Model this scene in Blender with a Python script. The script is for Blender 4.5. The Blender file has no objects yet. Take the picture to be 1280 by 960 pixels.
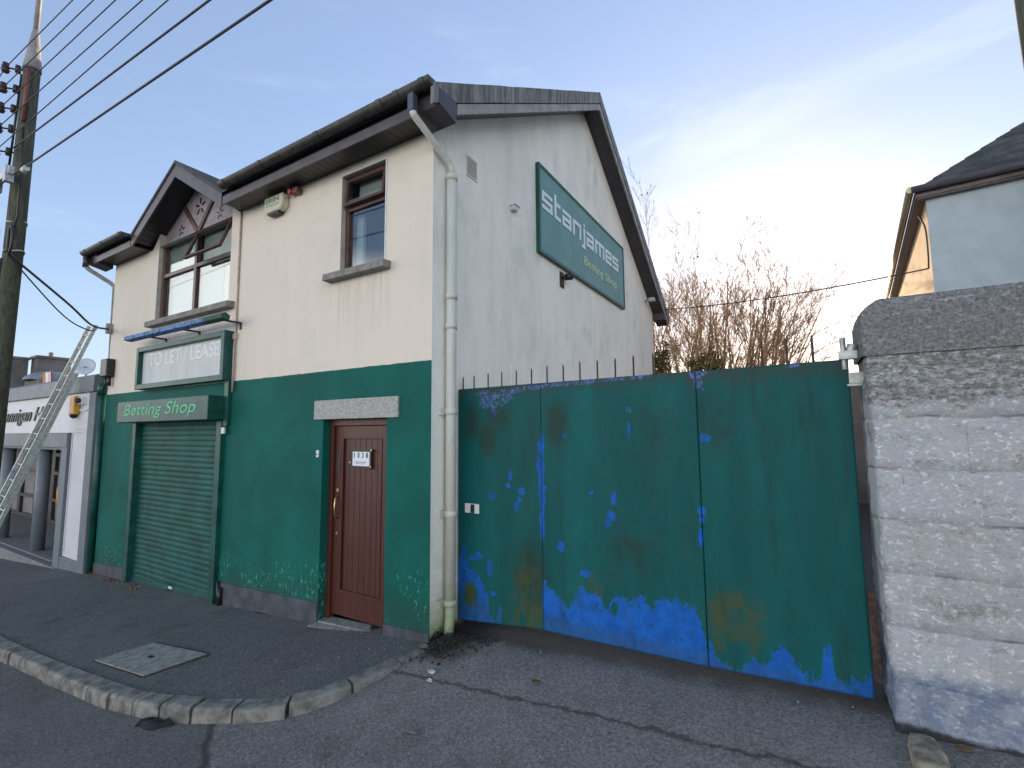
import bpy, math, random
from mathutils import Vector, noise, Matrix
random.seed(7)
R=math.radians
scene=bpy.context.scene
col=scene.collection
# ------------------------------------------------------------------ materials
def nt(name):
    m=bpy.data.materials.new(name); m.use_nodes=True
    t=m.node_tree; b=t.nodes['Principled BSDF']
    return m,t,b
def N(t,kind,**kw):
    n=t.nodes.new(kind)
    for k,v in kw.items():
        if k.startswith('i_'):
            k=k[2:]; k=int(k) if k.isdigit() else k
            n.inputs[k].default_value=v
        else: setattr(n,k,v)
    return n
def pos(t): return N(t,'ShaderNodeNewGeometry').outputs['Position']
def mapped(t,scale=(1,1,1),loc=(0,0,0)):
    m=N(t,'ShaderNodeMapping'); m.inputs['Scale'].default_value=scale; m.inputs['Location'].default_value=loc
    t.links.new(pos(t),m.inputs['Vector']); return m.outputs[0]
def noi(t,scale,detail=4,rough=.55,vec=None,dist=0):
    n=N(t,'ShaderNodeTexNoise',i_Scale=scale,i_Detail=detail,i_Roughness=rough,i_Distortion=dist)
    t.links.new(vec if vec is not None else pos(t),n.inputs['Vector']); return n.outputs['Fac']
def ramp(t,fac,a,b,ca=0.,cb=1.):
    n=N(t,'ShaderNodeMapRange',clamp=True); n.interpolation_type='SMOOTHSTEP'
    n.inputs['From Min'].default_value=a;n.inputs['From Max'].default_value=b
    n.inputs['To Min'].default_value=ca;n.inputs['To Max'].default_value=cb
    t.links.new(fac,n.inputs['Value']); return n.outputs[0]
def M2(t,op,a,b=None,c=None):
    n=N(t,'ShaderNodeMath',operation=op)
    for i,v in enumerate((a,b,c)):
        if v is None: continue
        if isinstance(v,(int,float)): n.inputs[i].default_value=v
        else: t.links.new(v,n.inputs[i])
    return n.outputs[0]
def mix(t,fac,a,b):
    n=N(t,'ShaderNodeMix',data_type='RGBA')
    if isinstance(fac,(int,float)): n.inputs[0].default_value=fac
    else: t.links.new(fac,n.inputs[0])
    for i,v in ((6,a),(7,b)):
        if isinstance(v,tuple): n.inputs[i].default_value=(*v,1)
        else: t.links.new(v,n.inputs[i])
    return n.outputs[2]
def bump(t,b,h,strength=.3,dist=.01,prev=None):
    n=N(t,'ShaderNodeBump'); n.inputs['Strength'].default_value=strength; n.inputs['Distance'].default_value=dist
    t.links.new(h,n.inputs['Height'])
    if prev is not None: t.links.new(prev,n.inputs['Normal'])
    t.links.new(n.outputs[0],b.inputs['Normal']); return n.outputs[0]
def setc(t,b,c): 
    if isinstance(c,tuple): b.inputs['Base Color'].default_value=(*c,1)
    else: t.links.new(c,b.inputs['Base Color'])
def sep(t):
    s=N(t,'ShaderNodeSeparateXYZ'); t.links.new(pos(t),s.inputs[0]); return s.outputs
def simple(name,c,rough=.6,metal=0.,var=.25,scale=8,bmp=.1,bs=60):
    m,t,b=nt(name)
    n=noi(t,scale,6,.6)
    d=tuple(x*(1-var) for x in c); l=tuple(min(1,x*(1+var)) for x in c)
    setc(t,b,mix(t,ramp(t,n,.3,.7),d,l))
    b.inputs['Roughness'].default_value=rough; b.inputs['Metallic'].default_value=metal
    if bmp: bump(t,b,noi(t,bs,3),bmp,.004)
    return m

def render_paint(name,base,dark,streak,stx=.35,bs=55,bst=.5,green_foot=False,sc=2.2):
    m,t,b=nt(name)
    v=mapped(t,(sc,sc,.22*2.2/sc))
    s1=noi(t,2.4,8,.65,v)
    s2=noi(t,.9,5,.6)
    s3=noi(t,14,6,.7)
    c=mix(t,ramp(t,s1,.42,.72,0,stx),base,streak)
    c=mix(t,ramp(t,s2,.45,.75,0,.5),c,dark)
    c=mix(t,ramp(t,s3,.5,.8,0,.35),c,dark)
    if green_foot:
        c=mix(t,ramp(t,noi(t,38,5,.75),.5,.7,0,.45),c,dark)
        c=mix(t,ramp(t,noi(t,1.1,6,.7,mapped(t,(1,1,.7),(2,5,1))),.55,.75,0,.5),c,(.40,.46,.36))
        X,Y,Z=sep(t)
        z=M2(t,'ADD',Z,M2(t,'MULTIPLY',noi(t,7,5,.7),-.5))
        c=mix(t,ramp(t,z,.35,-.25,0,.75),c,(.16,.24,.05))
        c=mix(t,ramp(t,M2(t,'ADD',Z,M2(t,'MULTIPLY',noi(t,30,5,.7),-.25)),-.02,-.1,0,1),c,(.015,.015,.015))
    setc(t,b,c); b.inputs['Roughness'].default_value=.9
    h=M2(t,'ADD',noi(t,bs,4,.7),M2(t,'MULTIPLY',noi(t,6,3),.6))
    bump(t,b,h,bst,.006)
    return m
def cream():
    m,t,b=nt('cream_render_paint')
    X,Y,Z=sep(t)
    v=mapped(t,(2.4,2.4,.25))
    c=mix(t,ramp(t,noi(t,2.2,8,.65,v),.4,.7,0,.22),(.71,.63,.535),(.61,.55,.46))
    c=mix(t,ramp(t,noi(t,1.0,6,.65),.45,.75,0,.55),c,(.57,.53,.47))
    c=mix(t,ramp(t,noi(t,5.5,8,.8,mapped(t,(1,1,1),(4,4,1))),.58,.75,0,.5),c,(.42,.40,.35))
    # runs under the sills; wall darker towards its top
    st=ramp(t,noi(t,9,6,.7,mapped(t,(2,2,.08))),.42,.65)
    for x0,x1,zt,ln in ((-1.56,-.54,3.60,.9),(-5.9,-3.5,3.6,.5)):
        wx=M2(t,'MULTIPLY',ramp(t,X,x0-.03,x0+.05),ramp(t,X,x1+.03,x1-.05))
        wz=M2(t,'MULTIPLY',ramp(t,Z,zt-ln,zt-.05),ramp(t,Z,zt+.01,zt))
        c=mix(t,M2(t,'MULTIPLY',M2(t,'MULTIPLY',wx,wz),M2(t,'MULTIPLY',st,.36)),c,(.33,.31,.27))
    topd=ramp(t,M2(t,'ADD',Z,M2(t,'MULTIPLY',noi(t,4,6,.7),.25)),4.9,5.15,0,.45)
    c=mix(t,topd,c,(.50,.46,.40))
    # hairline cracks
    cv=noi(t,1.6,9,.75,mapped(t,(1,1,1),(3.3,0,7.1)),.3)
    hl=M2(t,'MULTIPLY',ramp(t,M2(t,'ABSOLUTE',M2(t,'SUBTRACT',cv,.5)),.0035,.001),ramp(t,noi(t,.9,3),.52,.6))
    c=mix(t,M2(t,'MULTIPLY',hl,.5),c,(.25,.23,.2))
    # hand cut-in line against the green
    e=M2(t,'ADD',Z,M2(t,'MULTIPLY',M2(t,'SUBTRACT',noi(t,6,6,.75),.5),.03))
    c=mix(t,ramp(t,e,2.5975,2.5945),c,(.002,.095,.075))
    setc(t,b,c); b.inputs['Roughness'].default_value=.88
    b1=bump(t,b,noi(t,130,3,.7),.3,.004); bump(t,b,noi(t,3,6,.6),.25,.03,b1)
    return m
m_cream=cream()
m_cream_old=render_paint('cream_render',(.71,.63,.535),(.50,.44,.36),(.58,.50,.40),.3,120,.25)
m_gable=render_paint('white_roughcast',(.85,.83,.75),(.64,.64,.57),(.50,.52,.44),.35,55,1.0,True,1.3)
def green_wall():
    m,t,b=nt('green_masonry_paint')
    X,Y,Z=sep(t)
    big=noi(t,1.3,5,.6)
    c=mix(t,ramp(t,big,.35,.7),(.0015,.082,.066),(.002,.115,.092))
    # flaking at the foot of the wall
    F=M2(t,'MULTIPLY',X,.065)                      # ground falls to the left
    h=M2(t,'SUBTRACT',Z,F)
    zone=M2(t,'MULTIPLY',ramp(t,h,.75,.35),ramp(t,noi(t,1.7,2),.40,.52))
    fl=M2(t,'MULTIPLY',ramp(t,noi(t,26,7,.75,mapped(t,(1,1,.55))),.565,.60),zone)
    c=mix(t,fl,c,(.10,.42,.27))
    f2=ramp(t,noi(t,40,5,.7,mapped(t,(1,1,1),(4,2,7))),.73,.75)
    c=mix(t,f2,c,(.08,.3,.2))
    c=mix(t,ramp(t,M2(t,'ADD',h,M2(t,'MULTIPLY',noi(t,5,5),.5)),.75,.4,0,.35),c,(.03,.045,.03))
    setc(t,b,c); b.inputs['Roughness'].default_value=.7; b.inputs['Specular IOR Level'].default_value=.2
    b1=bump(t,b,noi(t,110,4,.7),.25,.005); bump(t,b,fl,.4,-.003,b1)
    return m
m_green=green_wall()
m_dgreen=simple('dark_green_gloss',(.002,.065,.052),.45,0,.35,6,.1)
m_shut=simple('green_shutter_steel',(.001,.070,.060),.65,.0,.3,3,.1)
m_plinth=simple('grey_plinth_paint',(.055,.06,.075),.75,0,.4,5,.5)
m_upvc=simple('charcoal_upvc',(.040,.034,.040),.38,0,.15,4,0)
m_upvc_l=simple('weathered_brown_upvc',(.085,.072,.08),.45,0,.2,4,0)
def soffit_m():
    m,t,b=nt('soffit_boards')
    X,Y,Z=sep(t)
    w=M2(t,'PINGPONG',X,.05); g=ramp(t,w,.0,.008)
    setc(t,b,mix(t,g,(.004,.004,.004),(.022,.019,.021))); b.inputs['Roughness'].default_value=.4
    bump(t,b,g,.6,.01); return m
m_soffit=soffit_m()
def roof_m(name='roof_tiles',base=(.055,.052,.05)):
    m,t,b=nt(name)
    c=mix(t,ramp(t,noi(t,3,6,.7),.4,.7),base,(.10,.098,.088))
    c=mix(t,ramp(t,noi(t,9,6,.7),.5,.68,0,.7),c,(.05,.06,.025))
    setc(t,b,c); b.inputs['Roughness'].default_value=.85
    bump(t,b,noi(t,30,5),.6,.02); return m
m_roof=roof_m()
def verge_m():
    m,t,b=nt('mossy_verge')
    v=mapped(t,(14,14,1.5))
    s=noi(t,1.2,6,.7,v)
    c=mix(t,ramp(t,s,.35,.65),(.10,.10,.10),(.25,.26,.25))
    c=mix(t,ramp(t,noi(t,5,5,.7),.5,.7,0,.7),c,(.07,.09,.035))
    setc(t,b,c); b.inputs['Roughness'].default_value=.9
    bump(t,b,s,.5,.01); return m
m_verge=verge_m()
m_barge=simple('grey_bargeboard',(.26,.25,.235),.6,0,.25,6,.1)
m_gutter=simple('olive_stained_gutter',(.045,.045,.036),.5,0,.5,7,.1)
m_pipe=render_paint('painted_downpipe',(.60,.60,.55),(.40,.41,.36),(.36,.37,.30),.6,40,.15,True)
m_brown=simple('brown_window_frame',(.085,.038,.03),.4,0,.25,9,.05)
m_ghost=simple('purple_grey_panel',(.30,.265,.275),.6,0,.2,9,.05)
m_sill=simple('grey_stone_sill',(.22,.205,.185),.85,0,.25,14,.5)
m_lintel=simple('grey_cement_lintel',(.36,.355,.33),.9,0,.3,40,.9,90)
m_curtain=simple('net_curtain',(.62,.64,.64),.9,0,.06,5,0)
m_blind=simple('grey_blind',(.62,.61,.56),.9,0,.08,5,0)
m_black=simple('black_plastic',(.015,.015,.016),.4,0,.1,9,0)
m_iron=simple('rusty_iron',(.07,.045,.035),.75,.3,.5,40,.3)
m_white=simple('white_plastic',(.65,.66,.64),.5,0,.1,9,0)
m_steel=simple('galvanised_steel',(.42,.43,.42),.45,.6,.25,20,.1)
m_alu=simple('ladder_aluminium',(.46,.48,.45),.5,.35,.25,20,.1)
m_red=simple('red_lens',(.28,.012,.03),.25,0,.1,9,0)
m_yellow=simple('yellow_plastic',(.62,.30,.03),.45,0,.15,9,0)
m_brass=simple('worn_brass',(.55,.42,.2),.35,.9,.2,30,0)
m_dark=simple('dark_interior',(.012,.012,.014),.8,0,.1,5,0)
m_soil=simple('dark_leaf_litter',(.025,.02,.016),.95,0,.7,60,.8)
def glass_m(name,tint,refl=.35):
    m,t,b=nt(name)
    t.nodes.remove(b)
    out=[n for n in t.nodes if n.type=='OUTPUT_MATERIAL'][0]
    tr=N(t,'ShaderNodeBsdfTransparent'); tr.inputs[0].default_value=(*tint,1)
    gl=N(t,'ShaderNodeBsdfGlossy'); gl.inputs['Roughness'].default_value=.03
    lw=N(t,'ShaderNodeLayerWeight'); lw.inputs['Blend'].default_value=.45
    fac=M2(t,'ADD',M2(t,'MULTIPLY',lw.outputs['Facing'],.28),refl)
    fac=M2(t,'MINIMUM',fac,.95)
    mx=N(t,'ShaderNodeMixShader'); t.links.new(fac,mx.inputs[0]); t.links.new(tr.outputs[0],mx.inputs[1]); t.links.new(gl.outputs[0],mx.inputs[2])
    t.links.new(mx.outputs[0],out.inputs[0]); return m
m_glass=glass_m('window_glass',(.8,.85,.85),.05)
def wood_door():
    m,t,b=nt('varnished_mahogany')
    v=mapped(t,(30,30,1.2))
    s=noi(t,1.5,6,.6,v)
    c=mix(t,ramp(t,s,.3,.7),(.050,.010,.007),(.085,.020,.013))
    c=mix(t,ramp(t,noi(t,3,5,.6),.5,.75,0,.5),c,(.085,.03,.022))
    setc(t,b,c); b.inputs['Roughness'].default_value=.45
    bump(t,b,s,.12,.004); return m
m_door=wood_door()
def asphalt(name,base,base2,speck=.5,road=False):
    m,t,b=nt(name)
    X,Y,Z=sep(t)
    big=noi(t,.55,5,.6); mid=noi(t,3.2,6,.65); fine=noi(t,95,3,.85); f2=noi(t,42,5,.85)
    c=mix(t,ramp(t,big,.35,.68),base,base2)
    c=mix(t,ramp(t,mid,.42,.75,0,.55),c,tuple(x*.55 for x in base))
    c=mix(t,ramp(t,f2,.42,.62,0,.65),c,tuple(x*1.9 for x in base2))
    c=mix(t,ramp(t,noi(t,55,5,.85,mapped(t,(1,1,1),(7,3,1))),.48,.62,0,.7),c,tuple(x*.35 for x in base))
    c=mix(t,ramp(t,fine,.58,.66,0,speck),c,(.26,.26,.25))
    vo=N(t,'ShaderNodeTexVoronoi',i_Scale=6.5); t.links.new(pos(t),vo.inputs['Vector'])
    dots=M2(t,'MULTIPLY',ramp(t,vo.outputs['Distance'],.07,.05),ramp(t,noi(t,2.2,3),.5,.56))
    c=mix(t,M2(t,'MULTIPLY',dots,.8),c,(.38,.38,.36))
    if road:
        # moss and the long crack across the entrance, and the joint with the carriageway
        c=mix(t,ramp(t,noi(t,1.1,6,.7,mapped(t,(1,1,1),(3,8,0))),.52,.72,0,.55),c,(.035,.045,.018))
        wob=M2(t,'MULTIPLY',M2(t,'SUBTRACT',noi(t,3.5,6,.7),.5),.22)
        ln=M2(t,'ADD',M2(t,'ADD',Y,.49),wob)      # crack runs along x near y=-.5
        ln=M2(t,'ADD',ln,M2(t,'MULTIPLY',X,-.02))
        d=M2(t,'ABSOLUTE',ln)
        k=M2(t,'MULTIPLY',ramp(t,d,.026,.004),ramp(t,X,-.15,.1))
        c=mix(t,M2(t,'MULTIPLY',k,.62),c,(.012,.016,.008))
        # carriageway: darker, smoother lane beyond a joint
        jl=M2(t,'ADD',M2(t,'ADD',Y,1.95),M2(t,'MULTIPLY',X,.62))
        jl=M2(t,'ADD',jl,wob)
        c=mix(t,ramp(t,jl,.02,-.02,0,.35),c,(.022,.024,.028))
        c=mix(t,ramp(t,M2(t,'ABSOLUTE',jl),.05,.01,0,.7),c,(.014,.015,.014))
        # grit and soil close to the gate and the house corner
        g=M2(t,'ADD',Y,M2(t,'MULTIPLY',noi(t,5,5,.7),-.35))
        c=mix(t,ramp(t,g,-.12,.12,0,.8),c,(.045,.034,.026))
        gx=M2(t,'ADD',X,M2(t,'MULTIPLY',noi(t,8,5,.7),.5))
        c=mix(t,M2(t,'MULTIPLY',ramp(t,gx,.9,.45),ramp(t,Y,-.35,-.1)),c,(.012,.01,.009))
    else:
        e=M2(t,'ADD',Y,M2(t,'MULTIPLY',noi(t,6,5,.7),-.25))
        c=mix(t,ramp(t,e,-.22,-.02,0,.5),c,(.10,.10,.085))
        c=mix(t,ramp(t,noi(t,1.4,6,.7,mapped(t,(1,1,1),(9,1,0))),.55,.72,0,.4),c,(.035,.045,.02))
    setc(t,b,c); b.inputs['Roughness'].default_value=.88
    h=M2(t,'ADD',fine,M2(t,'MULTIPLY',f2,1.2))
    h=M2(t,'ADD',h,M2(t,'MULTIPLY',mid,1.5))
    bump(t,b,h,.9,.008); return m
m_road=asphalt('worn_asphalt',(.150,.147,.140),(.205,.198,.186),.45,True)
m_path=asphalt('footpath_asphalt',(.092,.096,.098),(.125,.128,.126),.3)
m_kerb=simple('concrete_kerb',(.17,.165,.145),.9,0,.5,9,.9,50)
m_cover=simple('concrete_cover',(.23,.235,.215),.9,0,.3,14,.8,80)
def pier_m():
    m,t,b=nt('peeling_whitewash')
    X,Y,Z=sep(t)
    pn=noi(t,15,10,.82,mapped(t,(1,1,1.6))); p2=noi(t,2.6,7,.7,mapped(t,(1,1,2.2))); p3=noi(t,40,6,.8)
    white=mix(t,ramp(t,noi(t,5,5,.6),.35,.7),(.82,.85,.88),(.92,.92,.92))
    pf=M2(t,'ADD',p2,M2(t,'MULTIPLY',M2(t,'SUBTRACT',noi(t,34,8,.85),.5),.8))
    c=mix(t,ramp(t,pf,.55,.67,0,.75),white,(.42,.39,.32))
    c=mix(t,ramp(t,pn,.60,.70,0,.35),c,(.34,.33,.30))
    c=mix(t,ramp(t,noi(t,70,5,.85),.50,.64,0,.28),c,(.30,.30,.29))
    c=mix(t,ramp(t,p3,.60,.70,0,.4),c,(.22,.21,.19))
    # courses: concrete blocks roughly .27 m high; joints dark and broken
    wz=M2(t,'ADD',Z,M2(t,'MULTIPLY',M2(t,'SUBTRACT',noi(t,3,4),.5),.05))
    jd=M2(t,'PINGPONG',M2(t,'ADD',wz,.06),.145)
    joint=M2(t,'MULTIPLY',ramp(t,jd,.009,.002),ramp(t,noi(t,4,5,.7),.45,.62,0,.7))
    c=mix(t,joint,c,(.13,.12,.11))
    br=N(t,'ShaderNodeTexBrick'); br.offset=.5
    cmb=N(t,'ShaderNodeCombineXYZ'); t.links.new(X,cmb.inputs[0]); t.links.new(M2(t,'ADD',wz,.07),cmb.inputs[1]); t.links.new(cmb.outputs[0],br.inputs['Vector'])
    br.inputs['Scale'].default_value=1; br.inputs['Brick Width'].default_value=.58; br.inputs['Row Height'].default_value=.29; br.inputs['Mortar Size'].default_value=.004; br.inputs['Bias'].default_value=0
    br.inputs['Color1'].default_value=(0,0,0,1); br.inputs['Color2'].default_value=(1,1,1,1); br.inputs['Mortar'].default_value=(0,0,0,1)
    tone=M2(t,'MULTIPLY',ramp(t,M2(t,'ADD',br.outputs['Color'],M2(t,'MULTIPLY',M2(t,'SUBTRACT',noi(t,9,8,.85),.5),1.2)),.6,1.05),.16)
    c=mix(t,tone,c,(.30,.295,.275))
    vj=M2(t,'MULTIPLY',br.outputs['Fac'],ramp(t,noi(t,6,5,.7),.52,.66,0,.5))
    c=mix(t,vj,c,(.16,.15,.14))
    dz=M2(t,'FRACT',M2(t,'DIVIDE',M2(t,'ADD',wz,.07),.29))     # dirt collecting just above each bed joint
    c=mix(t,M2(t,'MULTIPLY',ramp(t,M2(t,'ADD',dz,M2(t,'MULTIPLY',noi(t,12,8,.85),-.9)),-.18,-.46),.32),c,(.22,.21,.19))
    # bluish lower zone, rain blues, bare band under the coping, grey coping
    wn=M2(t,'MULTIPLY',M2(t,'SUBTRACT',noi(t,5,6,.7),.5),.35)
    low=ramp(t,M2(t,'ADD',Z,wn),.62,.5,0,.72)
    c=mix(t,low,c,mix(t,ramp(t,noi(t,9,6,.7),.4,.65),(.16,.25,.46),(.55,.62,.72)))
    bl=M2(t,'MULTIPLY',ramp(t,noi(t,3.4,5,.6,mapped(t,(1.4,1,.5),(1,0,3))),.63,.70,0,.6),ramp(t,Z,2.2,2.0))
    c=mix(t,bl,c,(.22,.30,.48))
    band=M2(t,'MULTIPLY',ramp(t,M2(t,'ADD',Z,wn),2.02,2.08),ramp(t,noi(t,22,9,.85,mapped(t,(1,1,2))),.42,.55))
    c=mix(t,M2(t,'MULTIPLY',band,.85),c,mix(t,ramp(t,noi(t,30,6,.8),.4,.6),(.12,.115,.10),(.34,.32,.27)))
    cop=ramp(t,M2(t,'ADD',Z,M2(t,'MULTIPLY',wn,.15)),2.325,2.34)
    c=mix(t,cop,c,mix(t,ramp(t,noi(t,60,6,.85),.38,.62),(.20,.205,.21),(.50,.50,.49)))
    c=mix(t,ramp(t,M2(t,'ADD',Z,M2(t,'MULTIPLY',wn,.3)),.30,.27,0,.9),c,(.03,.028,.025))
    setc(t,b,c); b.inputs['Roughness'].default_value=.95
    h=M2(t,'ADD',M2(t,'MULTIPLY',pn,1.6),M2(t,'ADD',p2,M2(t,'MULTIPLY',p3,.6)))
    h=M2(t,'SUBTRACT',h,M2(t,'MULTIPLY',joint,1.0))
    h=M2(t,'ADD',h,M2(t,'MULTIPLY',ramp(t,noi(t,22,9,.85,mapped(t,(1,1,1.6))),.42,.62),.8))
    bump(t,b,h,.9,.014); return m
m_pier=pier_m()
m_wood=simple('timber_pole',(.085,.078,.055),.9,0,.4,5,.6,30)
def pole_m():
    m,t,b=nt('timber_pole_wood')
    s=noi(t,2,7,.7,mapped(t,(30,30,.9)))
    c=mix(t,ramp(t,s,.35,.65),(.045,.045,.030),(.12,.115,.08))
    c=mix(t,ramp(t,noi(t,2,4),.45,.7,0,.4),c,(.06,.07,.035))
    setc(t,b,c); b.inputs['Roughness'].default_value=.9; bump(t,b,s,.5,.01); return m
m_wood=pole_m()
m_cable=simple('cable_sheath',(.06,.045,.05),.6,0,.1,9,0)
m_bark=simple('pinkish_grey_bark',(.40,.27,.15),.85,0,.3,20,0)
m_leafd=simple('winter_leaf',(.16,.085,.03),.7,0,.4,3,0)
m_ivy=simple('ivy_leaf',(.10,.085,.035),.6,0,.5,3,0)
m_shopw=simple('shop_white_paint',(.60,.60,.63),.55,0,.06,2,.05)
m_shopg=simple('shop_grey_paint',(.14,.165,.19),.55,0,.12,3,.05)
m_shopd=simple('shop_dark_frame',(.03,.03,.033),.4,0,.2,5,0)
m_shopi=simple('shop_inner_panel',(.20,.19,.195),.7,0,.2,2,0)
m_tile=simple('shop_floor_tile',(.17,.17,.175),.7,0,.25,8,.1)
m_pale=simple('pale_blue_render',(.42,.49,.52),.9,0,.08,3,.3)
m_side=simple('sun_gold_side_render',(.62,.42,.30),.9,0,.15,3,.3)  # gold of the grazing sun put into the side wall colour
m_cladd=simple('grey_stone_house',(.16,.15,.14),.9,0,.3,1,.3)
m_slate=roof_m('dark_slate',(.035,.035,.04))
m_text_mint=simple('mint_letter_paint',(.12,.50,.26),.6,0,.15,20,0)
m_text_white=simple('white_letter_vinyl',(.62,.72,.73),.5,0,.05,20,0)
m_text_yel=simple('pale_yellow_vinyl',(.50,.58,.36),.5,0,.1,20,0)
m_text_dk=simple('black_letters',(.02,.02,.02),.5,0,.1,20,0)
m_text_grn=simple('green_letters',(.06,.16,.09),.5,0,.1,20,0)
m_signg=simple('teal_sign_board',(.105,.25,.235),.55,0,.10,3,.02)
m_board=render_paint('streaked_white_board',(.62,.64,.64),(.5,.51,.5),(.45,.48,.47),.6,40,.05)
m_ghostl=simple('raised_white_letters',(.72,.74,.75),.6,0,.04,20,0)
def peel_bar():
    m,t,b=nt('peeling_blue_bar')
    n=noi(t,28,7,.75)
    c=mix(t,ramp(t,n,.44,.5),(.01,.05,.045),(.10,.22,.55))
    c=mix(t,ramp(t,noi(t,45,6,.75),.56,.6),c,(.45,.52,.62))
    X,Y,Z=sep(t)
    c=mix(t,ramp(t,M2(t,'ADD',X,M2(t,'MULTIPLY',n,.8)),-3.4,-3.2),c,(.008,.07,.05))
    setc(t,b,c); b.inputs['Roughness'].default_value=.7; bump(t,b,n,.6,.006); return m
m_peel=peel_bar()
def gate_m():
    m,t,b=nt('peeling_gate_paint')
    at=N(t,'ShaderNodeAttribute',attribute_name='wear'); s=N(t,'ShaderNodeSeparateColor'); t.links.new(at.outputs['Color'],s.inputs[0])
    fb,fo,fd=s.outputs['Red'],s.outputs['Green'],s.outputs['Blue']
    v=mapped(t,(1.5,1.5,.25))
    c=mix(t,ramp(t,noi(t,1.6,6,.65,v),.35,.7),(.0015,.068,.066),(.002,.100,.098))
    c=mix(t,ramp(t,noi(t,7,8,.75),.45,.75,0,.35),c,(.010,.05,.042))
    # grime
    gn=noi(t,9,7,.75)
    c=mix(t,ramp(t,M2(t,'ADD',fd,M2(t,'MULTIPLY',M2(t,'SUBTRACT',gn,.5),1.4)),.25,.9,0,.8),c,(.016,.036,.028))
    # ochre algae / rust
    c=mix(t,ramp(t,M2(t,'ADD',fo,M2(t,'MULTIPLY',M2(t,'SUBTRACT',noi(t,9,8,.8,mapped(t,(1,1,.6))),.5),3.2)),.35,1.15,0,.8),c,(.055,.066,.020))
    e=M2(t,'ADD',fb,M2(t,'MULTIPLY',M2(t,'SUBTRACT',M2(t,'ADD',M2(t,'MULTIPLY',noi(t,40,8,.8,mapped(t,(1.3,1.3,.5)),.5),.55),M2(t,'MULTIPLY',noi(t,13,7,.75,mapped(t,(1.2,1.2,.7)),.4),.45)),.5),3.3))
    k=ramp(t,e,.49,.52)
    Xg,Yg,Zg=sep(t)
    k=M2(t,'MULTIPLY',k,M2(t,'MAXIMUM',ramp(t,Zg,2.1,2.0),ramp(t,noi(t,34,8,.85),.47,.55)))
    k=M2(t,'MULTIPLY',k,ramp(t,noi(t,16,9,.85,mapped(t,(1,1,.6),(2,2,9))),.385,.44))
    blue=mix(t,ramp(t,noi(t,8,6,.7),.35,.65),(.003,.075,.34),(.007,.115,.46))
    blue=mix(t,ramp(t,noi(t,20,6,.75),.55,.72,0,.6),blue,(.02,.075,.15))
    X,Y,Z=sep(t)
    blue=mix(t,ramp(t,M2(t,'ADD',Z,M2(t,'MULTIPLY',noi(t,10,6,.8),.15)),.45,.33,0,.45),blue,(.03,.07,.07))
    top=ramp(t,Z,2.0,2.15)
    blue=mix(t,top,blue,(.13,.16,.42))
    c=mix(t,k,c,blue)
    # pale rim where the paint lifts
    rim=M2(t,'MULTIPLY',ramp(t,e,.47,.50),ramp(t,e,.545,.515))
    c=mix(t,M2(t,'MULTIPLY',rim,M2(t,'MULTIPLY',ramp(t,noi(t,60,3),.45,.6),.45)),c,(.12,.25,.45))
    c=mix(t,ramp(t,noi(t,5,8,.8,mapped(t,(1,1,.5),(3,3,3))),.5,.75,0,.35),c,(.03,.075,.07))
    c=mix(t,ramp(t,noi(t,2.4,7,.7,mapped(t,(3,3,.4),(1,0,2))),.52,.72,0,.5),c,(.012,.03,.028))
    # specks
    c=mix(t,ramp(t,noi(t,75,3,.6,mapped(t,(1,1,1),(5,5,5))),.80,.82,0,.6),c,(.12,.3,.45))
    c=mix(t,ramp(t,noi(t,38,6,.8),.66,.72,0,.35),c,(.06,.05,.03))
    # rust bleeding at the top edge
    c=mix(t,M2(t,'MULTIPLY',ramp(t,M2(t,'ADD',Z,M2(t,'MULTIPLY',noi(t,7,5,.7,mapped(t,(2,2,.5))),.35)),2.38,2.5,0,.6),ramp(t,k,.9,.1)),c,(.035,.045,.038))
    setc(t,b,c); b.inputs['Roughness'].default_value=.6; b.inputs['Specular IOR Level'].default_value=.2
    h=M2(t,'ADD',M2(t,'MULTIPLY',k,-1.0),M2(t,'MULTIPLY',noi(t,1.8,3),6))
    h=M2(t,'ADD',h,M2(t,'MULTIPLY',noi(t,90,4,.8),.35))
    bump(t,b,h,.35,.004); return m
m_gate=gate_m()

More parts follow.
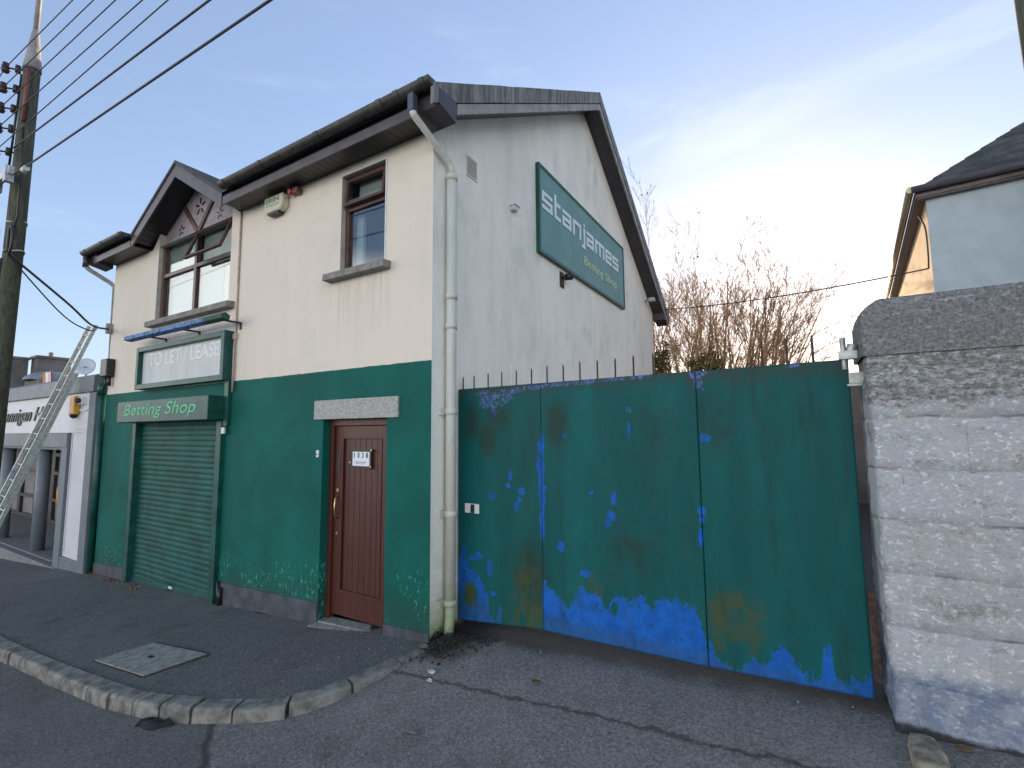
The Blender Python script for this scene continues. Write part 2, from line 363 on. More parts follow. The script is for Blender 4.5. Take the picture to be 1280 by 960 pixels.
# ------------------------------------------------------------------ mesh helpers
class MB:
    def __init__(s): s.v=[];s.f=[];s.m=[];s.sm=[]
    def quad(s,*p,mi=0,smooth=False):
        i=len(s.v); s.v+= [tuple(q) for q in p]; s.f.append(tuple(range(i,i+len(p)))); s.m.append(mi); s.sm.append(smooth)
    def box(s,x0,x1,y0,y1,z0,z1,mi=0):
        x0,x1=min(x0,x1),max(x0,x1); y0,y1=min(y0,y1),max(y0,y1); z0,z1=min(z0,z1),max(z0,z1)
        i=len(s.v); s.v+=[(x0,y0,z0),(x1,y0,z0),(x1,y1,z0),(x0,y1,z0),(x0,y0,z1),(x1,y0,z1),(x1,y1,z1),(x0,y1,z1)]
        for f in ((0,3,2,1),(4,5,6,7),(0,1,5,4),(1,2,6,5),(2,3,7,6),(3,0,4,7)):
            s.f.append(tuple(i+k for k in f)); s.m.append(mi); s.sm.append(False)
        return s
    def hexa(s,b,t,mi=0):
        i=len(s.v); s.v+=[tuple(q) for q in b]+[tuple(q) for q in t]; n=len(b)
        s.f.append(tuple(i+k for k in reversed(range(n)))); s.m.append(mi); s.sm.append(False)
        s.f.append(tuple(i+n+k for k in range(n))); s.m.append(mi); s.sm.append(False)
        for k in range(n):
            k2=(k+1)%n; s.f.append((i+k,i+k2,i+n+k2,i+n+k)); s.m.append(mi); s.sm.append(False)
        return s
    def prism(s,poly,axis,a,b,mi=0):
        def P(u,v,w):
            return (w,u,v) if axis==0 else ((u,w,v) if axis==1 else (u,v,w))
        return s.hexa([P(u,v,a) for u,v in poly],[P(u,v,b) for u,v in poly],mi)
    def tube(s,pts,r,n=8,mi=0,caps=True,smooth=True):
        pts=[Vector(p) for p in pts]
        rs=r if isinstance(r,(list,tuple)) else [r]*len(pts)
        i0=len(s.v)
        prev=None
        for k,p in enumerate(pts):
            d=(pts[min(k+1,len(pts)-1)]-pts[max(k-1,0)]).normalized()
            a=prev if prev is not None else (Vector((0,0,1)) if abs(d.z)<.9 else Vector((1,0,0)))
            u=(a-d*a.dot(d)).normalized(); w=d.cross(u); prev=u
            for j in range(n):
                t=2*math.pi*j/n; s.v.append(tuple(p+(u*math.cos(t)+w*math.sin(t))*rs[k]))
        for k in range(len(pts)-1):
            for j in range(n):
                j2=(j+1)%n
                s.f.append((i0+k*n+j,i0+k*n+j2,i0+(k+1)*n+j2,i0+(k+1)*n+j)); s.m.append(mi); s.sm.append(smooth)
        if caps:
            s.f.append(tuple(i0+j for j in reversed(range(n)))); s.m.append(mi); s.sm.append(False)
            e=i0+(len(pts)-1)*n; s.f.append(tuple(e+j for j in range(n))); s.m.append(mi); s.sm.append(False)
        return s
    def build(s,name,mats,parent=None,bevel=0,**tags):
        if not isinstance(mats,(list,tuple)): mats=[mats]
        off=Vector(parent['_o']) if parent is not None and '_o' in parent else Vector((0,0,0))
        me=bpy.data.meshes.new(name)
        me.from_pydata([tuple(Vector(v)-off) for v in s.v],[],s.f)
        for m in mats: me.materials.append(m)
        me.polygons.foreach_set('material_index',s.m); me.polygons.foreach_set('use_smooth',s.sm)
        me.update()
        o=bpy.data.objects.new(name,me); col.objects.link(o)
        if parent is not None:
            o.parent=parent; o['_o']=tuple(off)
        if bevel:
            b=o.modifiers.new('Bevel','BEVEL'); b.width=bevel; b.segments=2; b.limit_method='ANGLE'; b.angle_limit=R(40)
        tag(o,**tags); return o
def tag(o,label=None,cat=None,group=None,kind=None):
    if label: o['label']=label
    if cat: o['category']=cat
    if group: o['group']=group
    if kind: o['kind']=kind
    return o
def thing(name,loc,label,cat,group=None):
    o=bpy.data.objects.new(name,None); col.objects.link(o); o.location=loc; o['_o']=tuple(loc)
    o.empty_display_size=.1
    return tag(o,label,cat,group)
def text_verts(s,shear=0.,extrude=.004,bold=0.):
    c=bpy.data.curves.new('t','FONT'); c.body=s; c.shear=shear; c.extrude=.02; c.offset=bold; c.resolution_u=4
    o=bpy.data.objects.new('t',c); col.objects.link(o)
    bpy.context.view_layer.update()
    me=bpy.data.meshes.new_from_object(o.evaluated_get(bpy.context.evaluated_depsgraph_get()))
    vs=[v.co.copy() for v in me.vertices]; fs=[tuple(p.vertices) for p in me.polygons]
    bpy.data.objects.remove(o); bpy.data.curves.remove(c); bpy.data.meshes.remove(me)
    x0=min(v.x for v in vs);x1=max(v.x for v in vs);y0=min(v.y for v in vs);y1=max(v.y for v in vs)
    vs=[((v.x-x0)/(x1-x0),(v.y-y0)/(y1-y0),(v.z+.02)/.04) for v in vs]
    return vs,fs
def text_on(name,s,mat,parent,o,ux,w,h,nrm,depth=.005,shear=0.,bold=0.,**tags):
    """lettering standing on a plane: o = lower-left corner, ux = reading direction, nrm = outward"""
    vs,fs=text_verts(s,shear,bold=bold)
    o=Vector(o);ux=Vector(ux);nr=Vector(nrm)
    mb=MB()
    mb.v=[tuple(o+ux*(a*w)+Vector((0,0,1))*(b*h)+nr*(c*depth)) for a,b,c in vs]
    mb.f=fs; mb.m=[0]*len(fs); mb.sm=[False]*len(fs)
    return mb.build(name,mat,parent,**tags)

def interp(tab,x):
    if x<=tab[0][0]: return tab[0][1]
    for (a,b),(c,d) in zip(tab,tab[1:]):
        if x<=c: return b+(d-b)*(x-a)/(c-a)
    return tab[-1][1]
FT=[(-40,-1.6),(-14,-.88),(-9,-.53),(-7.4,-.44),(-6.1,-.39),(-3.7,-.28),(-1.5,-.13),(0,0),(.95,.09),(2.33,.16),(3.3,.235),(6,.42),(14,.8),(30,1.2)]
def F(x): return interp(FT,x)
def sst(a,b,x):
    t=max(0,min(1,(x-a)/(b-a))); return t*t*(3-2*t)
def Gz(x,y):   # road / entrance level
    return F(x)+.02*max(y,-6)*(1 if y<0 else 0)-.10*sst(.15,-1.35,y)
def Pz(x,y): return F(x)+.02*y
KP=[(-40,-2.0),(-8,-1.78),(-4.93,-1.66),(-3.06,-1.61),(-1.8,-1.56),(-1.4,-1.5),(-1.0,-1.4),(-.6,-1.25),(-.33,-1.08),(-.2,-.84),(-.12,-.5),(-.03,-.03)]

# ------------------------------------------------------------------ ground
def ground():
    def ax(lo,hi,f0,f1,st):
        a=[f0+(f1-f0)*i/int((f1-f0)/st) for i in range(int((f1-f0)/st)+1)]
        d=st;x=f0;L=[]
        while x>lo: d*=1.35; x-=d; L.append(max(x,lo))
        d=st;x=f1;H=[]
        while x<hi: d*=1.35; x+=d; H.append(min(x,hi))
        return L[::-1]+a+H
    xs=ax(-400,400,-12,6,.12); ys=ax(-400,400,-6,3,.1)
    mb=MB(); nx=len(xs)
    for y in ys:
        for x in xs:
            z=Gz(x,y)+ .012*noise.noise(Vector((x*1.3,y*1.3,0)))
            mb.v.append((x,y,z))
    for j in range(len(ys)-1):
        for i in range(nx-1):
            a=j*nx+i; mb.f.append((a,a+1,a+nx+1,a+nx)); mb.m.append(0); mb.sm.append(True)
    mb.build('ground',m_road,kind='structure')
ground()
def Kx(x): return interp(KP,x)
def footpath():
    mb=MB(); xs=[]
    x=-40
    while x<-12: xs.append(x); x+=1
    while x<-1: xs.append(x); x+=.15
    while x<-.03: xs.append(x); x+=.04
    xs.append(-.03); nr=14
    for x in xs:
        k=Kx(x)
        for r in range(nr+1):
            y=.12+(k-.12)*r/nr
            mb.v.append((x,y,Pz(x,y)+.006*noise.noise(Vector((x*1.5,y*1.5,3)))))
    for i in range(len(xs)-1):
        for r in range(nr):
            a=i*(nr+1)+r; mb.f.append((a+1,a,a+nr+1,a+nr+2)); mb.m.append(0); mb.sm.append(True)
    # skirt under the inner edge of the kerb
    for i in range(len(xs)-1):
        a=i*(nr+1)+nr; p=mb.v[a]; q=mb.v[a+nr+1]
        mb.quad(p,q,(q[0],q[1],q[2]-.25),(p[0],p[1],p[2]-.25))
    mb.build('footpath',m_path,kind='structure')
footpath()
def kerb():
    mb=MB()
    pts=[Vector((a,b,0)) for a,b in KP]
    # resample by arc length
    seg=[(pts[i+1]-pts[i]).length for i in range(len(pts)-1)]
    T=sum(seg)
    def at(s):
        for i,l in enumerate(seg):
            if s<=l or i==len(seg)-1:
                p=pts[i].lerp(pts[i+1],min(1,s/l)); d=(pts[i+1]-pts[i]).normalized(); return p,d
            s-=l
    s=0; rnd=random.Random(3)
    stops=[]
    e=T
    # lengths measured back from the building corner
    for l in (.34,.42,.40,.36,.34,.30,.30,.32,.36,.9,.92,.9,.9):
        stops.append((e-l,e)); e-=l
    while e>2: stops.append((e-.91,e)); e-=.91
    for a,b in stops:
        n=max(2,int((b-a)/.1)); sec=[]
        jz=rnd.uniform(-.008,.008); jo=rnd.uniform(-.01,.01)
        for k in range(n+1):
            s=a+.011+(b-a-.022)*k/n
            p,d=at(s); p0,_=at(max(0,s-.15)); p1,_=at(min(T,s+.15)); d=(p1-p0).normalized()
            nr=Vector((d.y,-d.x,0))
            if nr.y>0 and p.x<-.5: nr=-nr
            w=.125+jo
            zt=Pz(p.x,p.y)+.012+jz
            o=p+nr*w
            zr=Gz(o.x,o.y)
            wob=lambda q:.0006*noise.noise(Vector((q.x*9,q.y*9,q.z)))
            hh=zt-zr
            c=.02 if hh>.04 else .006
            sec.append([Vector((p.x,p.y,zt-.2)),Vector((p.x,p.y,zt+wob(p))),p+nr*(w-c)+Vector((0,0,zt-.003)),p+nr*(w-c*.3)+Vector((0,0,zt-c*.4)),p+nr*(w+.004)+Vector((0,0,zt-c*1.3)),p+nr*(w+.012)+Vector((0,0,min(zr,zt)-.12))])
        i0=len(mb.v); m=len(sec[0])
        for q in sec: mb.v+=[tuple(v) for v in q]
        for k in range(n):
            for j in range(m):
                j2=(j+1)%m
                mb.f.append((i0+k*m+j,i0+k*m+j2,i0+(k+1)*m+j2,i0+(k+1)*m+j)); mb.m.append(0); mb.sm.append(False)
        mb.f.append(tuple(i0+j for j in range(m))); mb.m.append(0); mb.sm.append(False)
        mb.f.append(tuple(i0+n*m+j for j in reversed(range(m)))); mb.m.append(0); mb.sm.append(False)
    mb.build('kerb',m_kerb,kind='structure')
kerb()
# inspection cover
t=thing('inspection_cover',(-2.4,-1.2,Pz(-2.4,-1.2)),'square pale concrete access cover set in the dark footpath','cover')
c4=[(-2.93,-1.45),(-2.02,-1.41),(-1.93,-.93),(-2.83,-1.0)]
mb=MB(); mb.hexa([(x,y,Pz(x,y)-.05) for x,y in c4],[(x,y,Pz(x,y)+.013) for x,y in c4]); mb.build('slab',m_cover,t,bevel=.004)
mb=MB()
for i in range(4):
    p=Vector((*c4[i],0));q=Vector((*c4[(i+1)%4],0)); d=(q-p).normalized(); o=Vector((d.y,-d.x,0))*.022
    a_=[p+o,q+o,q+o*.2,p+o*.2]; mb.hexa([(v.x,v.y,Pz(v.x,v.y)-.03) for v in a_],[(v.x,v.y,Pz(v.x,v.y)+.007) for v in a_])
mb.build('cover_frame',m_iron,t)
cx,cy=-2.42,-1.19
mb=MB(); mb.box(cx-.035,cx+.035,cy-.02,cy+.02,Pz(cx,cy)+.008,Pz(cx,cy)+.0155); mb.build('lifting_slot',m_black,t)
# flattened dark rag
def rag():
    mb=MB(); n=22; ring=[];cx,cy=-1.23,-1.655
    top=[]
    for k in range(n):
        a=2*math.pi*k/n; r=1+.25*noise.noise(Vector((math.cos(a)*2,math.sin(a)*2,1)))
        x=cx+.15*r*math.cos(a)+.03*math.sin(a); y=cy+.055*r*math.sin(a)+.05*math.cos(a)+.02*math.cos(3*a)
        ring.append((x,y,Gz(x,y)-.005)); top.append((cx+(x-cx)*.75,cy+(y-cy)*.75,Gz(x,y)+.035+.015*math.sin(3*a)))
    mb.hexa(ring,top); mb.sm=[True]*len(mb.f)
    mb.build('rag',simple('dirty_black_cloth',(.018,.018,.02),.95,0,.3,30,.5),label='flattened black rag lying on the road below the kerb',cat='rag')
rag()
# litter: small leaves and paper scraps
rnd=random.Random(11)
litter=[(.38,-.42,.05,m_white,'scrap_of_paper','crumpled white paper scrap by the crack, nearest the house corner','litter'),
        (.45,-.52,.035,m_white,'scrap_of_paper','tiny white paper scrap just in front of the larger one','litter'),
        (1.25,-.28,.05,m_leafd,'fallen_leaf','curled orange leaf on the tarmac between crack and gate','leaf'),
        (.72,-1.02,.05,m_sill,'fallen_leaf','pale dry leaf on the mossy tarmac in front of the crack','leaf'),
        (3.62,-.06,.05,m_leafd,'fallen_leaf','orange leaf at the foot of the whitewashed wall','leaf')]
for x,y,s,m,nm,lb,ct in litter:
    mb=MB(); z=Gz(x,y)+.012; k=7
    base=[(x+s*math.cos(a)*(.6+.4*rnd.random()),y+s*.6*math.sin(a)*(.6+.4*rnd.random()),z+rnd.random()*.012) for a in [2*math.pi*i/k for i in range(k)]]
    mb.hexa(base,[(p[0],p[1],p[2]+.004) for p in base]); mb.build(nm,m,label=lb,cat=ct)
def grit(name,m,n,region,smin,smax,label,cat,seed):
    rn=random.Random(seed); mb=MB()
    for _ in range(n):
        x,y=region(rn); z=(Pz(x,y) if (x<-.15 and y>Kx(x)) else Gz(x,y))+.004
        s=rn.uniform(smin,smax); a=rn.uniform(0,6.28)
        b=[(x+s*math.cos(a+q)*rn.uniform(.5,1),y+s*math.sin(a+q)*rn.uniform(.5,1),z-.004) for q in (0,1.5,3.1,4.6)]
        mb.hexa(b,[(x+(p[0]-x)*.6,y+(p[1]-y)*.6,z+s*rn.uniform(.3,.7)) for p in b])
    mb.build(name,m,label=label,cat=cat,kind='stuff')
grit('soil_and_leaf_litter',m_soil,650,lambda r:(.02+abs(r.gauss(0,.22)),.25-abs(r.gauss(0,.22))),.006,.025,'dark soil and rotted leaves heaped at the house corner','debris',5)
grit('gravel',m_cover,420,lambda r:(r.uniform(-1.2,3.4),r.uniform(-2.6,.2)),.003,.009,'loose pale grit scattered over the tarmac','gravel',6)
grit('path_debris',m_leafd,60,lambda r:(r.uniform(-8,-5.4),-abs(r.gauss(0,.08))-.02),.01,.03,'dead leaves and crumbs along the shop fronts','debris',8)

# ------------------------------------------------------------------ main house
H=thing('betting_shop_building',(-3.7,0,-.28),'two storey cream and green building with a brown door and roller shutter','building')
def walled(mb,x0,x1,z0,z1,holes,y,depth,mi_of):
    xs=sorted({x0,x1,*[h[0] for h in holes],*[h[1] for h in holes]})
    zs=sorted({z0,z1,2.583,*[h[2] for h in holes],*[h[3] for h in holes]})
    for a,b in zip(xs,xs[1:]):
        for c,d in zip(zs,zs[1:]):
            mx,mz=(a+b)/2,(c+d)/2
            if any(h[0]<mx<h[1] and h[2]<mz<h[3] for h in holes): continue
            mb.quad((a,y,c),(b,y,c),(b,y,d),(a,y,d),mi=mi_of(mz))
    for h in holes:
        a,b,c,d=h[:4]; mi=h[4]; dp=h[5]
        mb.quad((a,y,c),(a,y+dp,c),(a,y+dp,d),(a,y,d),mi=mi); mb.quad((b,y+dp,c),(b,y,c),(b,y,d),(b,y+dp,d),mi=mi)
        mb.quad((a,y,d),(a,y+dp,d),(b,y+dp,d),(b,y,d),mi=mi); mb.quad((a,y+dp,c),(a,y,c),(b,y,c),(b,y+dp,c),mi=mi)
XL=-7.44; DEP=8.4
DX0,DX1=-1.57,-.585
SX0,SX1=-6.19,-3.63
mb=MB()
walled(mb,XL,0,-1.0,4.94,[(DX0,DX1,-1.0,2.05,1,.16),(SX0,SX1,-1.0,2.07,1,.14),(-1.361,-.659,3.69,4.836,2,.12),(-5.80,-3.65,3.70,4.94,2,.12)],0,.1,lambda z:0 if z>2.583 else 1)
# little wall slivers beside the gabled window
mb.quad((-6.02,0,4.94),(-5.80,0,4.94),(-5.80,0,5.16),mi=0)
mb.quad((-5.80,0,4.94),(-5.80,.12,4.94),(-5.80,.12,5.16),(-5.80,0,5.16),mi=2)
mb.quad((-3.65,0,4.94),(-3.44,0,4.94),(-3.65,0,5.07),mi=0)
mb.quad((-3.65,.12,4.94),(-3.65,0,4.94),(-3.65,0,5.07),(-3.65,.12,5.07),mi=2)
m_reveal=simple('reveal_grey',(.40,.38,.34),.9,0,.12,8,.2)
mb.build('front_wall',[m_cream,m_green,m_reveal],H)
RY=4.1;RZ=7.85;sf=.62;sr=.645
def rt(y): return RZ-(sf*(RY-y) if y<RY else sr*(y-RY))
mb=MB()
und=.21
mb.quad((0,0,-1),(0,DEP,-1),(0,DEP,rt(DEP)-und),(0,RY,RZ-und-.03),(0,0,rt(0)-und),mi=0)
mb.quad((XL,DEP,-1),(XL,0,-1),(XL,0,rt(0)-und),(XL,RY,RZ-und-.03),(XL,DEP,rt(DEP)-und),mi=0)
mb.quad((0,DEP,-1),(XL,DEP,-1),(XL,DEP,4.9),(0,DEP,4.9),mi=0)
mb.build('gable_wall',[m_gable],H)
# plinth, stepping with the slope, 12 mm proud
mb=MB()
def plinth(x0,x1,t0,t1):
    mb.hexa([(x0,-.012,-1),(x1,-.012,-1),(x1,.01,-1),(x0,.01,-1)],[(x0,-.012,t0),(x1,-.012,t1),(x1,.01,t1),(x0,.01,t0)])
for q in ((XL,SX0-.07,-.265,-.205),(SX1+.09,DX0-.005,.0,.08),(DX1+.005,-.004,.052,.072)):
    mb=MB(); plinth(*q); mb.build('plinth',m_plinth,H)
# roof
xr0,xr1=XL-.3,.30
def roofseg(mb,x0,x1,ys,mi=0,th=.2,endy=8.82):
    top=[(ys,rt(ys)),(RY,RZ),(endy,rt(endy))]
    bot=[(endy,rt(endy)-th),(RY,RZ-th-.02),(ys,rt(ys)-th)]
    mb.prism((top+bot)[::-1],0,x0,x1,mi)
mb=MB()
roofseg(mb,-3.40,xr1-.03,-.30,th=.05); roofseg(mb,xr0+.03,-6.08,-.30,th=.05); roofseg(mb,-6.08,-3.40,.9,th=.12)
roof=mb.build('roof',m_roof,H)
for xa,xb in ((xr1-.03,xr1+.012),(xr0-.012,xr0+.03)):
    mb=MB()
    ys=-.36;e=8.84;th=.205
    # tile verge, slightly wavy top
    n=40; top=[(ys+(e-ys)*i/n, rt(ys+(e-ys)*i/n)+.012+.008*noise.noise(Vector((i*.9,3,0)))) for i in range(n+1)]
    top=sorted(top+[(RY,RZ+.02)])
    for (ya,za),(yb,zb) in zip(top,top[1:]):
        mb.hexa([(xa,ya,za-th),(xb,ya,za-th),(xb,yb,zb-th),(xa,yb,zb-th)],[(xa,ya,za),(xb,ya,za),(xb,yb,zb),(xa,yb,zb)])
    mb.build('verge',m_verge,H)
for s,xa,xb in ((1,xr1-.022,xr1+.002),(-1,xr0-.002,xr0+.022)):
    mb=MB()
    for ya,yb in ((.0,RY),(RY,8.8)):
        a=rt(ya)-.205;b=rt(yb)-.205
        mb.hexa([(xa,ya,a-.11),(xb,ya,a-.11),(xb,yb,b-.11),(xa,yb,b-.11)],[(xa,ya,a),(xb,ya,a),(xb,yb,b),(xa,yb,b)])
    mb.build('bargeboard',m_barge,H)
for xa,xb in ((.004,xr1-.024),(xr0+.024,XL-.004)):
    mb=MB()
    for ya,yb in ((.02,RY),(RY,8.8)):
        a=rt(ya)-.255;b=rt(yb)-.255
        mb.hexa([(xa,ya,a-.02),(xb,ya,a-.02),(xb,yb,b-.02),(xa,yb,b-.02)],[(xa,ya,a),(xb,ya,a),(xb,yb,b),(xa,yb,b)])
    mb.build('verge_soffit',m_upvc,H)
for xa,xb in ((.0,.318),(-7.762,XL)):
    mb=MB(); mb.prism([(-.287,4.925),(-.04,4.872),(-.04,5.10),(-.287,5.085)],0,xa,xb); mb.build('eave_box',m_upvc,H,bevel=.004)
for xa,xb in ((0,.30),(xr0,XL)):
    mb=MB(); mb.box(xa,xb,DEP,8.85,4.62,4.95); mb.build('eave_box',m_upvc,H,bevel=.004)
for xa,xb in ((-3.38,-.002),(XL,-6.10)):
    mb=MB(); mb.box(xa,xb,-.262,.0,4.94,4.965); mb.build('soffit',m_soffit,H)
for xa,xb in ((-3.37,-.002),(xr0,-6.11)):
    mb=MB(); mb.box(xa,xb,-.285,-.264,4.918,5.025); mb.build('fascia',m_upvc_l,H,bevel=.003)
    mb=MB(); mb.box(xa,xb,-.262,-.240,4.966,5.13); mb.build('eave_board',m_black,H)
# dormer gable
ax,az,hw=-4.74,5.96,1.34; ez=5.13
def chev(mb,y0,y1,th,drop=0,mi=0,hwx=0):
    s=(az-ez)/hw; h=hw+hwx
    mb.prism([(ax-h,az-s*h-drop),(ax,az-drop),(ax+h,az-s*h-drop),(ax+h,az-s*h-drop-th),(ax,az-drop-th*1.12),(ax-h,az-s*h-drop-th)][::-1],1,y0,y1,mi)
mb=MB(); chev(mb,-.30,2.0,.05); mb.build('dormer_roof',m_roof,H)
mb=MB(); chev(mb,-.285,-.262,.215,.012); mb.build('dormer_fascia',m_upvc_l,H)
mb=MB(); chev(mb,-.262,.6,.03,.10); mb.build('dormer_soffit',m_soffit,H)
# gutters
def gutter(x0,x1,y,z,r,parent,joints):
    n=10; outer=[(y+r*math.cos(math.pi+math.pi*k/n),z+r*math.sin(math.pi+math.pi*k/n)) for k in range(n+1)]
    inner=[(y+(r-.006)*math.cos(math.pi+math.pi*k/n),z+(r-.006)*math.sin(math.pi+math.pi*k/n)) for k in range(n+1)][::-1]
    mb=MB()
    def arc(a,b,e):
        for k in range(n):
            o1=(y+(r+e)*math.cos(math.pi+math.pi*k/n),z+(r+e)*math.sin(math.pi+math.pi*k/n)); o2=(y+(r+e)*math.cos(math.pi+math.pi*(k+1)/n),z+(r+e)*math.sin(math.pi+math.pi*(k+1)/n))
            i1=(y+(r-.006)*math.cos(math.pi+math.pi*k/n),z+(r-.006)*math.sin(math.pi+math.pi*k/n)); i2=(y+(r-.006)*math.cos(math.pi+math.pi*(k+1)/n),z+(r-.006)*math.sin(math.pi+math.pi*(k+1)/n))
            mb.prism([i1,o1,o2,i2],0,a,b)
    arc(x0,x1,0)
    for j in joints: arc(j-.03,j+.03,.007)
    for e in (x0,x1): mb.prism([(a,b) for a,b in outer],0,e-.004,e+.004)
    mb.build('gutter',m_gutter,parent)
gutter(-3.26,.29,-.358,5.135,.068,H,(-3.15,-2.35,-1.3,-.35,-.12,.2))
gutter(-7.78,-6.12,-.358,5.135,.068,H,(-7.6,-6.9,-6.2))
# downpipe: outlet, swan neck and long drop on the gable
mb=MB()
mb.box(.015,.085,-.395,-.325,4.90,5.075)
mb.build('gutter_outlet',simple('blue_grey_outlet',(.07,.08,.11),.4,0,.1,9,0),H,bevel=.006)
mb=MB()
mb.tube([(.05,-.36,4.91),(.052,-.34,4.875),(.07,.16,4.66),(.078,.195,4.60),(.078,.2,4.5)],[.034]*5,12)
mb.tube([(.078,.2,4.53),(.078,.2,.32)],.052,14)
mb.tube([(.078,.2,.33),(.078,.195,.16),(.085,.17,.05),(.09,.15,-.02)],.047,14)
for z in (4.5,3.25,2.1,1.12,.30,2.95):
    mb.tube([(.078,.2,z+.03),(.078,.2,z-.03)],.06,14)
for z in (2.1,1.12,.30):
    mb.box(.004,.03,.10,.30,z-.035,z+.035)
mb.build('downpipe',m_pipe,H)
mb=MB()  # left downpipe
mb.tube([(-7.70,-.35,5.06),(-7.70,-.35,4.86)],.045,10,0)
mb.build('gutter_outlet',m_upvc,H)
mb=MB()
mb.tube([(-7.70,-.35,4.88),(-7.69,-.3,4.83),(-7.53,-.02,4.62),(-7.51,.03,4.55),(-7.51,.05,2.7)],.038,10)
mb.build('downpipe',m_barge,H,label='slim grey downpipe with a swan neck at the far left corner')
mb=MB()
mb.tube([(-7.515,-.03,2.78),(-7.515,-.03,-.5)],.052,12)
mb.tube([(-7.515,-.03,2.80),(-7.515,-.03,2.60)],.085,12)
mb.build('downpipe',m_dgreen,H,label='green painted downpipe between the two shops')
mb=MB()
mb.tube([(-3.40,-.016,4.93),(-3.40,-.016,3.12),(-3.395,-.03,3.08),(-3.385,-.03,2.45)],.013,6)
for z in (3.2,): mb.box(-3.44,-3.36,-.035,-.002,z-.04,z+.03)
mb.build('vent_pipe',simple('pinkish_pipe',(.42,.32,.28),.6),H)

# ---- windows
def frame_rect(mb,x0,x1,z0,z1,y0,y1,w,mi=0):
    mb.box(x0,x0+w,y0,y1,z0,z1,mi); mb.box(x1-w,x1,y0,y1,z0,z1,mi)
    mb.box(x0+w,x1-w,y0,y1,z0,z0+w,mi); mb.box(x0+w,x1-w,y0,y1,z1-w,z1,mi)
def opener(x0,x1,z0,z1,y,deg,win,blind=False):
    """top-hung light, hinge at the head, swung outwards"""
    mb=MB(); frame_rect(mb,x0,x1,z0,z1,-.02,.02,.035)
    a=R(deg); vs=[]
    for (x,yy,z) in mb.v:
        dz=z-z1; yy2=yy*math.cos(a)+dz*math.sin(a); z2=z1+dz*math.cos(a)-yy*math.sin(a)
        vs.append((x,y+yy2,z2))
    mb.v=vs; f=mb.build('opening_light',m_brown,win,bevel=.003)
    g=MB(); q=[]
    for (x,z) in ((x0+.03,z0+.03),(x1-.03,z0+.03),(x1-.03,z1-.03),(x0+.03,z1-.03)):
        dz=z-z1; q.append((x,y+dz*math.sin(a),z1+dz*math.cos(a)))
    g.hexa(q,[(p[0],p[1]+.006,p[2]) for p in q]); g.build('pane',m_glass,win)
W1=MB(); frame_rect(W1,-1.358,-.662,3.69,4.833,.06,.12,.05); W1.box(-1.308,-.712,.06,.12,4.43,4.50)
w1=W1.build('window_frame',m_brown,H,bevel=.004)
g=MB(); g.box(-1.308,-.712,.085,.091,3.74,4.43); g.build('pane',m_glass,w1)
opener(-1.325,-.695,4.47,4.80,.055,7,w1)
cu=MB(); cu.box(-1.25,-.72,.16,.165,4.45,4.80); cu.build('blind',m_blind,w1)
cu=MB(); cu.box(-1.33,-1.22,.2,.24,3.7,4.45); cu.build('curtain',m_curtain,w1)
mb=MB(); mb.box(-1.38,-.64,.5,.52,3.6,4.9); mb.build('room_backing',simple('sky_blue_backing',(.05,.08,.12),.8,0,.1,4,0),w1)  # blue sky mirrored in the pane, put into the backing colour
mb=MB(); mb.prism([(-.11,3.605),(.05,3.605),(.05,3.695),(-.11,3.682)],0,-1.52,-.565); mb.build('window_sill',m_sill,H,bevel=.006)
mb=MB(); mb.box(-.657,-.640,-.008,.0,3.70,4.86); mb.box(-1.38,-.657,-.008,0,4.838,4.856); mb.build('window_trim',m_curtain,H)
# large window
W2=MB(); frame_rect(W2,-5.795,-3.655,3.70,4.99,.06,.13,.055)
W2.box(-4.775,-4.705,.06,.13,3.755,4.935); W2.box(-5.74,-4.775,.06,.13,4.42,4.48); W2.box(-4.705,-3.71,.06,.13,4.42,4.48)
w2=W2.build('window_frame',m_brown,H,bevel=.004)
g=MB(); g.box(-5.74,-4.775,.09,.096,3.755,4.42); g.build('pane',m_glass,w2)
g=MB(); g.box(-4.705,-3.71,.09,.096,3.755,4.42); g.build('pane',m_glass,w2)
g=MB(); g.box(-5.74,-4.775,.09,.096,4.48,4.935); g.build('pane',m_glass,w2)
opener(-4.70,-3.715,4.46,4.95,.055,20,w2)
cu=MB(); cu.box(-5.62,-4.79,.16,.165,3.74,4.45); cu.box(-4.72,-4.12,.16,.165,3.74,4.45); cu.build('curtain',simple('pale_blue_curtain',(.38,.48,.54),.9,0,.06,5,0),w2)
cu=MB(); cu.box(-5.74,-4.78,.15,.155,4.45,4.96); cu.box(-4.7,-3.7,.15,.155,4.45,4.96); cu.box(-4.11,-3.5,.17,.175,3.74,4.10); cu.box(-4.11,-3.5,.172,.176,4.104,4.5); cu.build('blind',m_blind,w2)
mb=MB(); mb.box(-5.8,-3.6,.55,.57,3.6,5.0); mb.build('room_backing',m_blind,w2)
mb=MB(); mb.prism([(-.11,3.60),(.05,3.60),(.05,3.70),(-.11,3.685)],0,-5.88,-3.485); mb.build('window_sill',m_sill,H,bevel=.006)
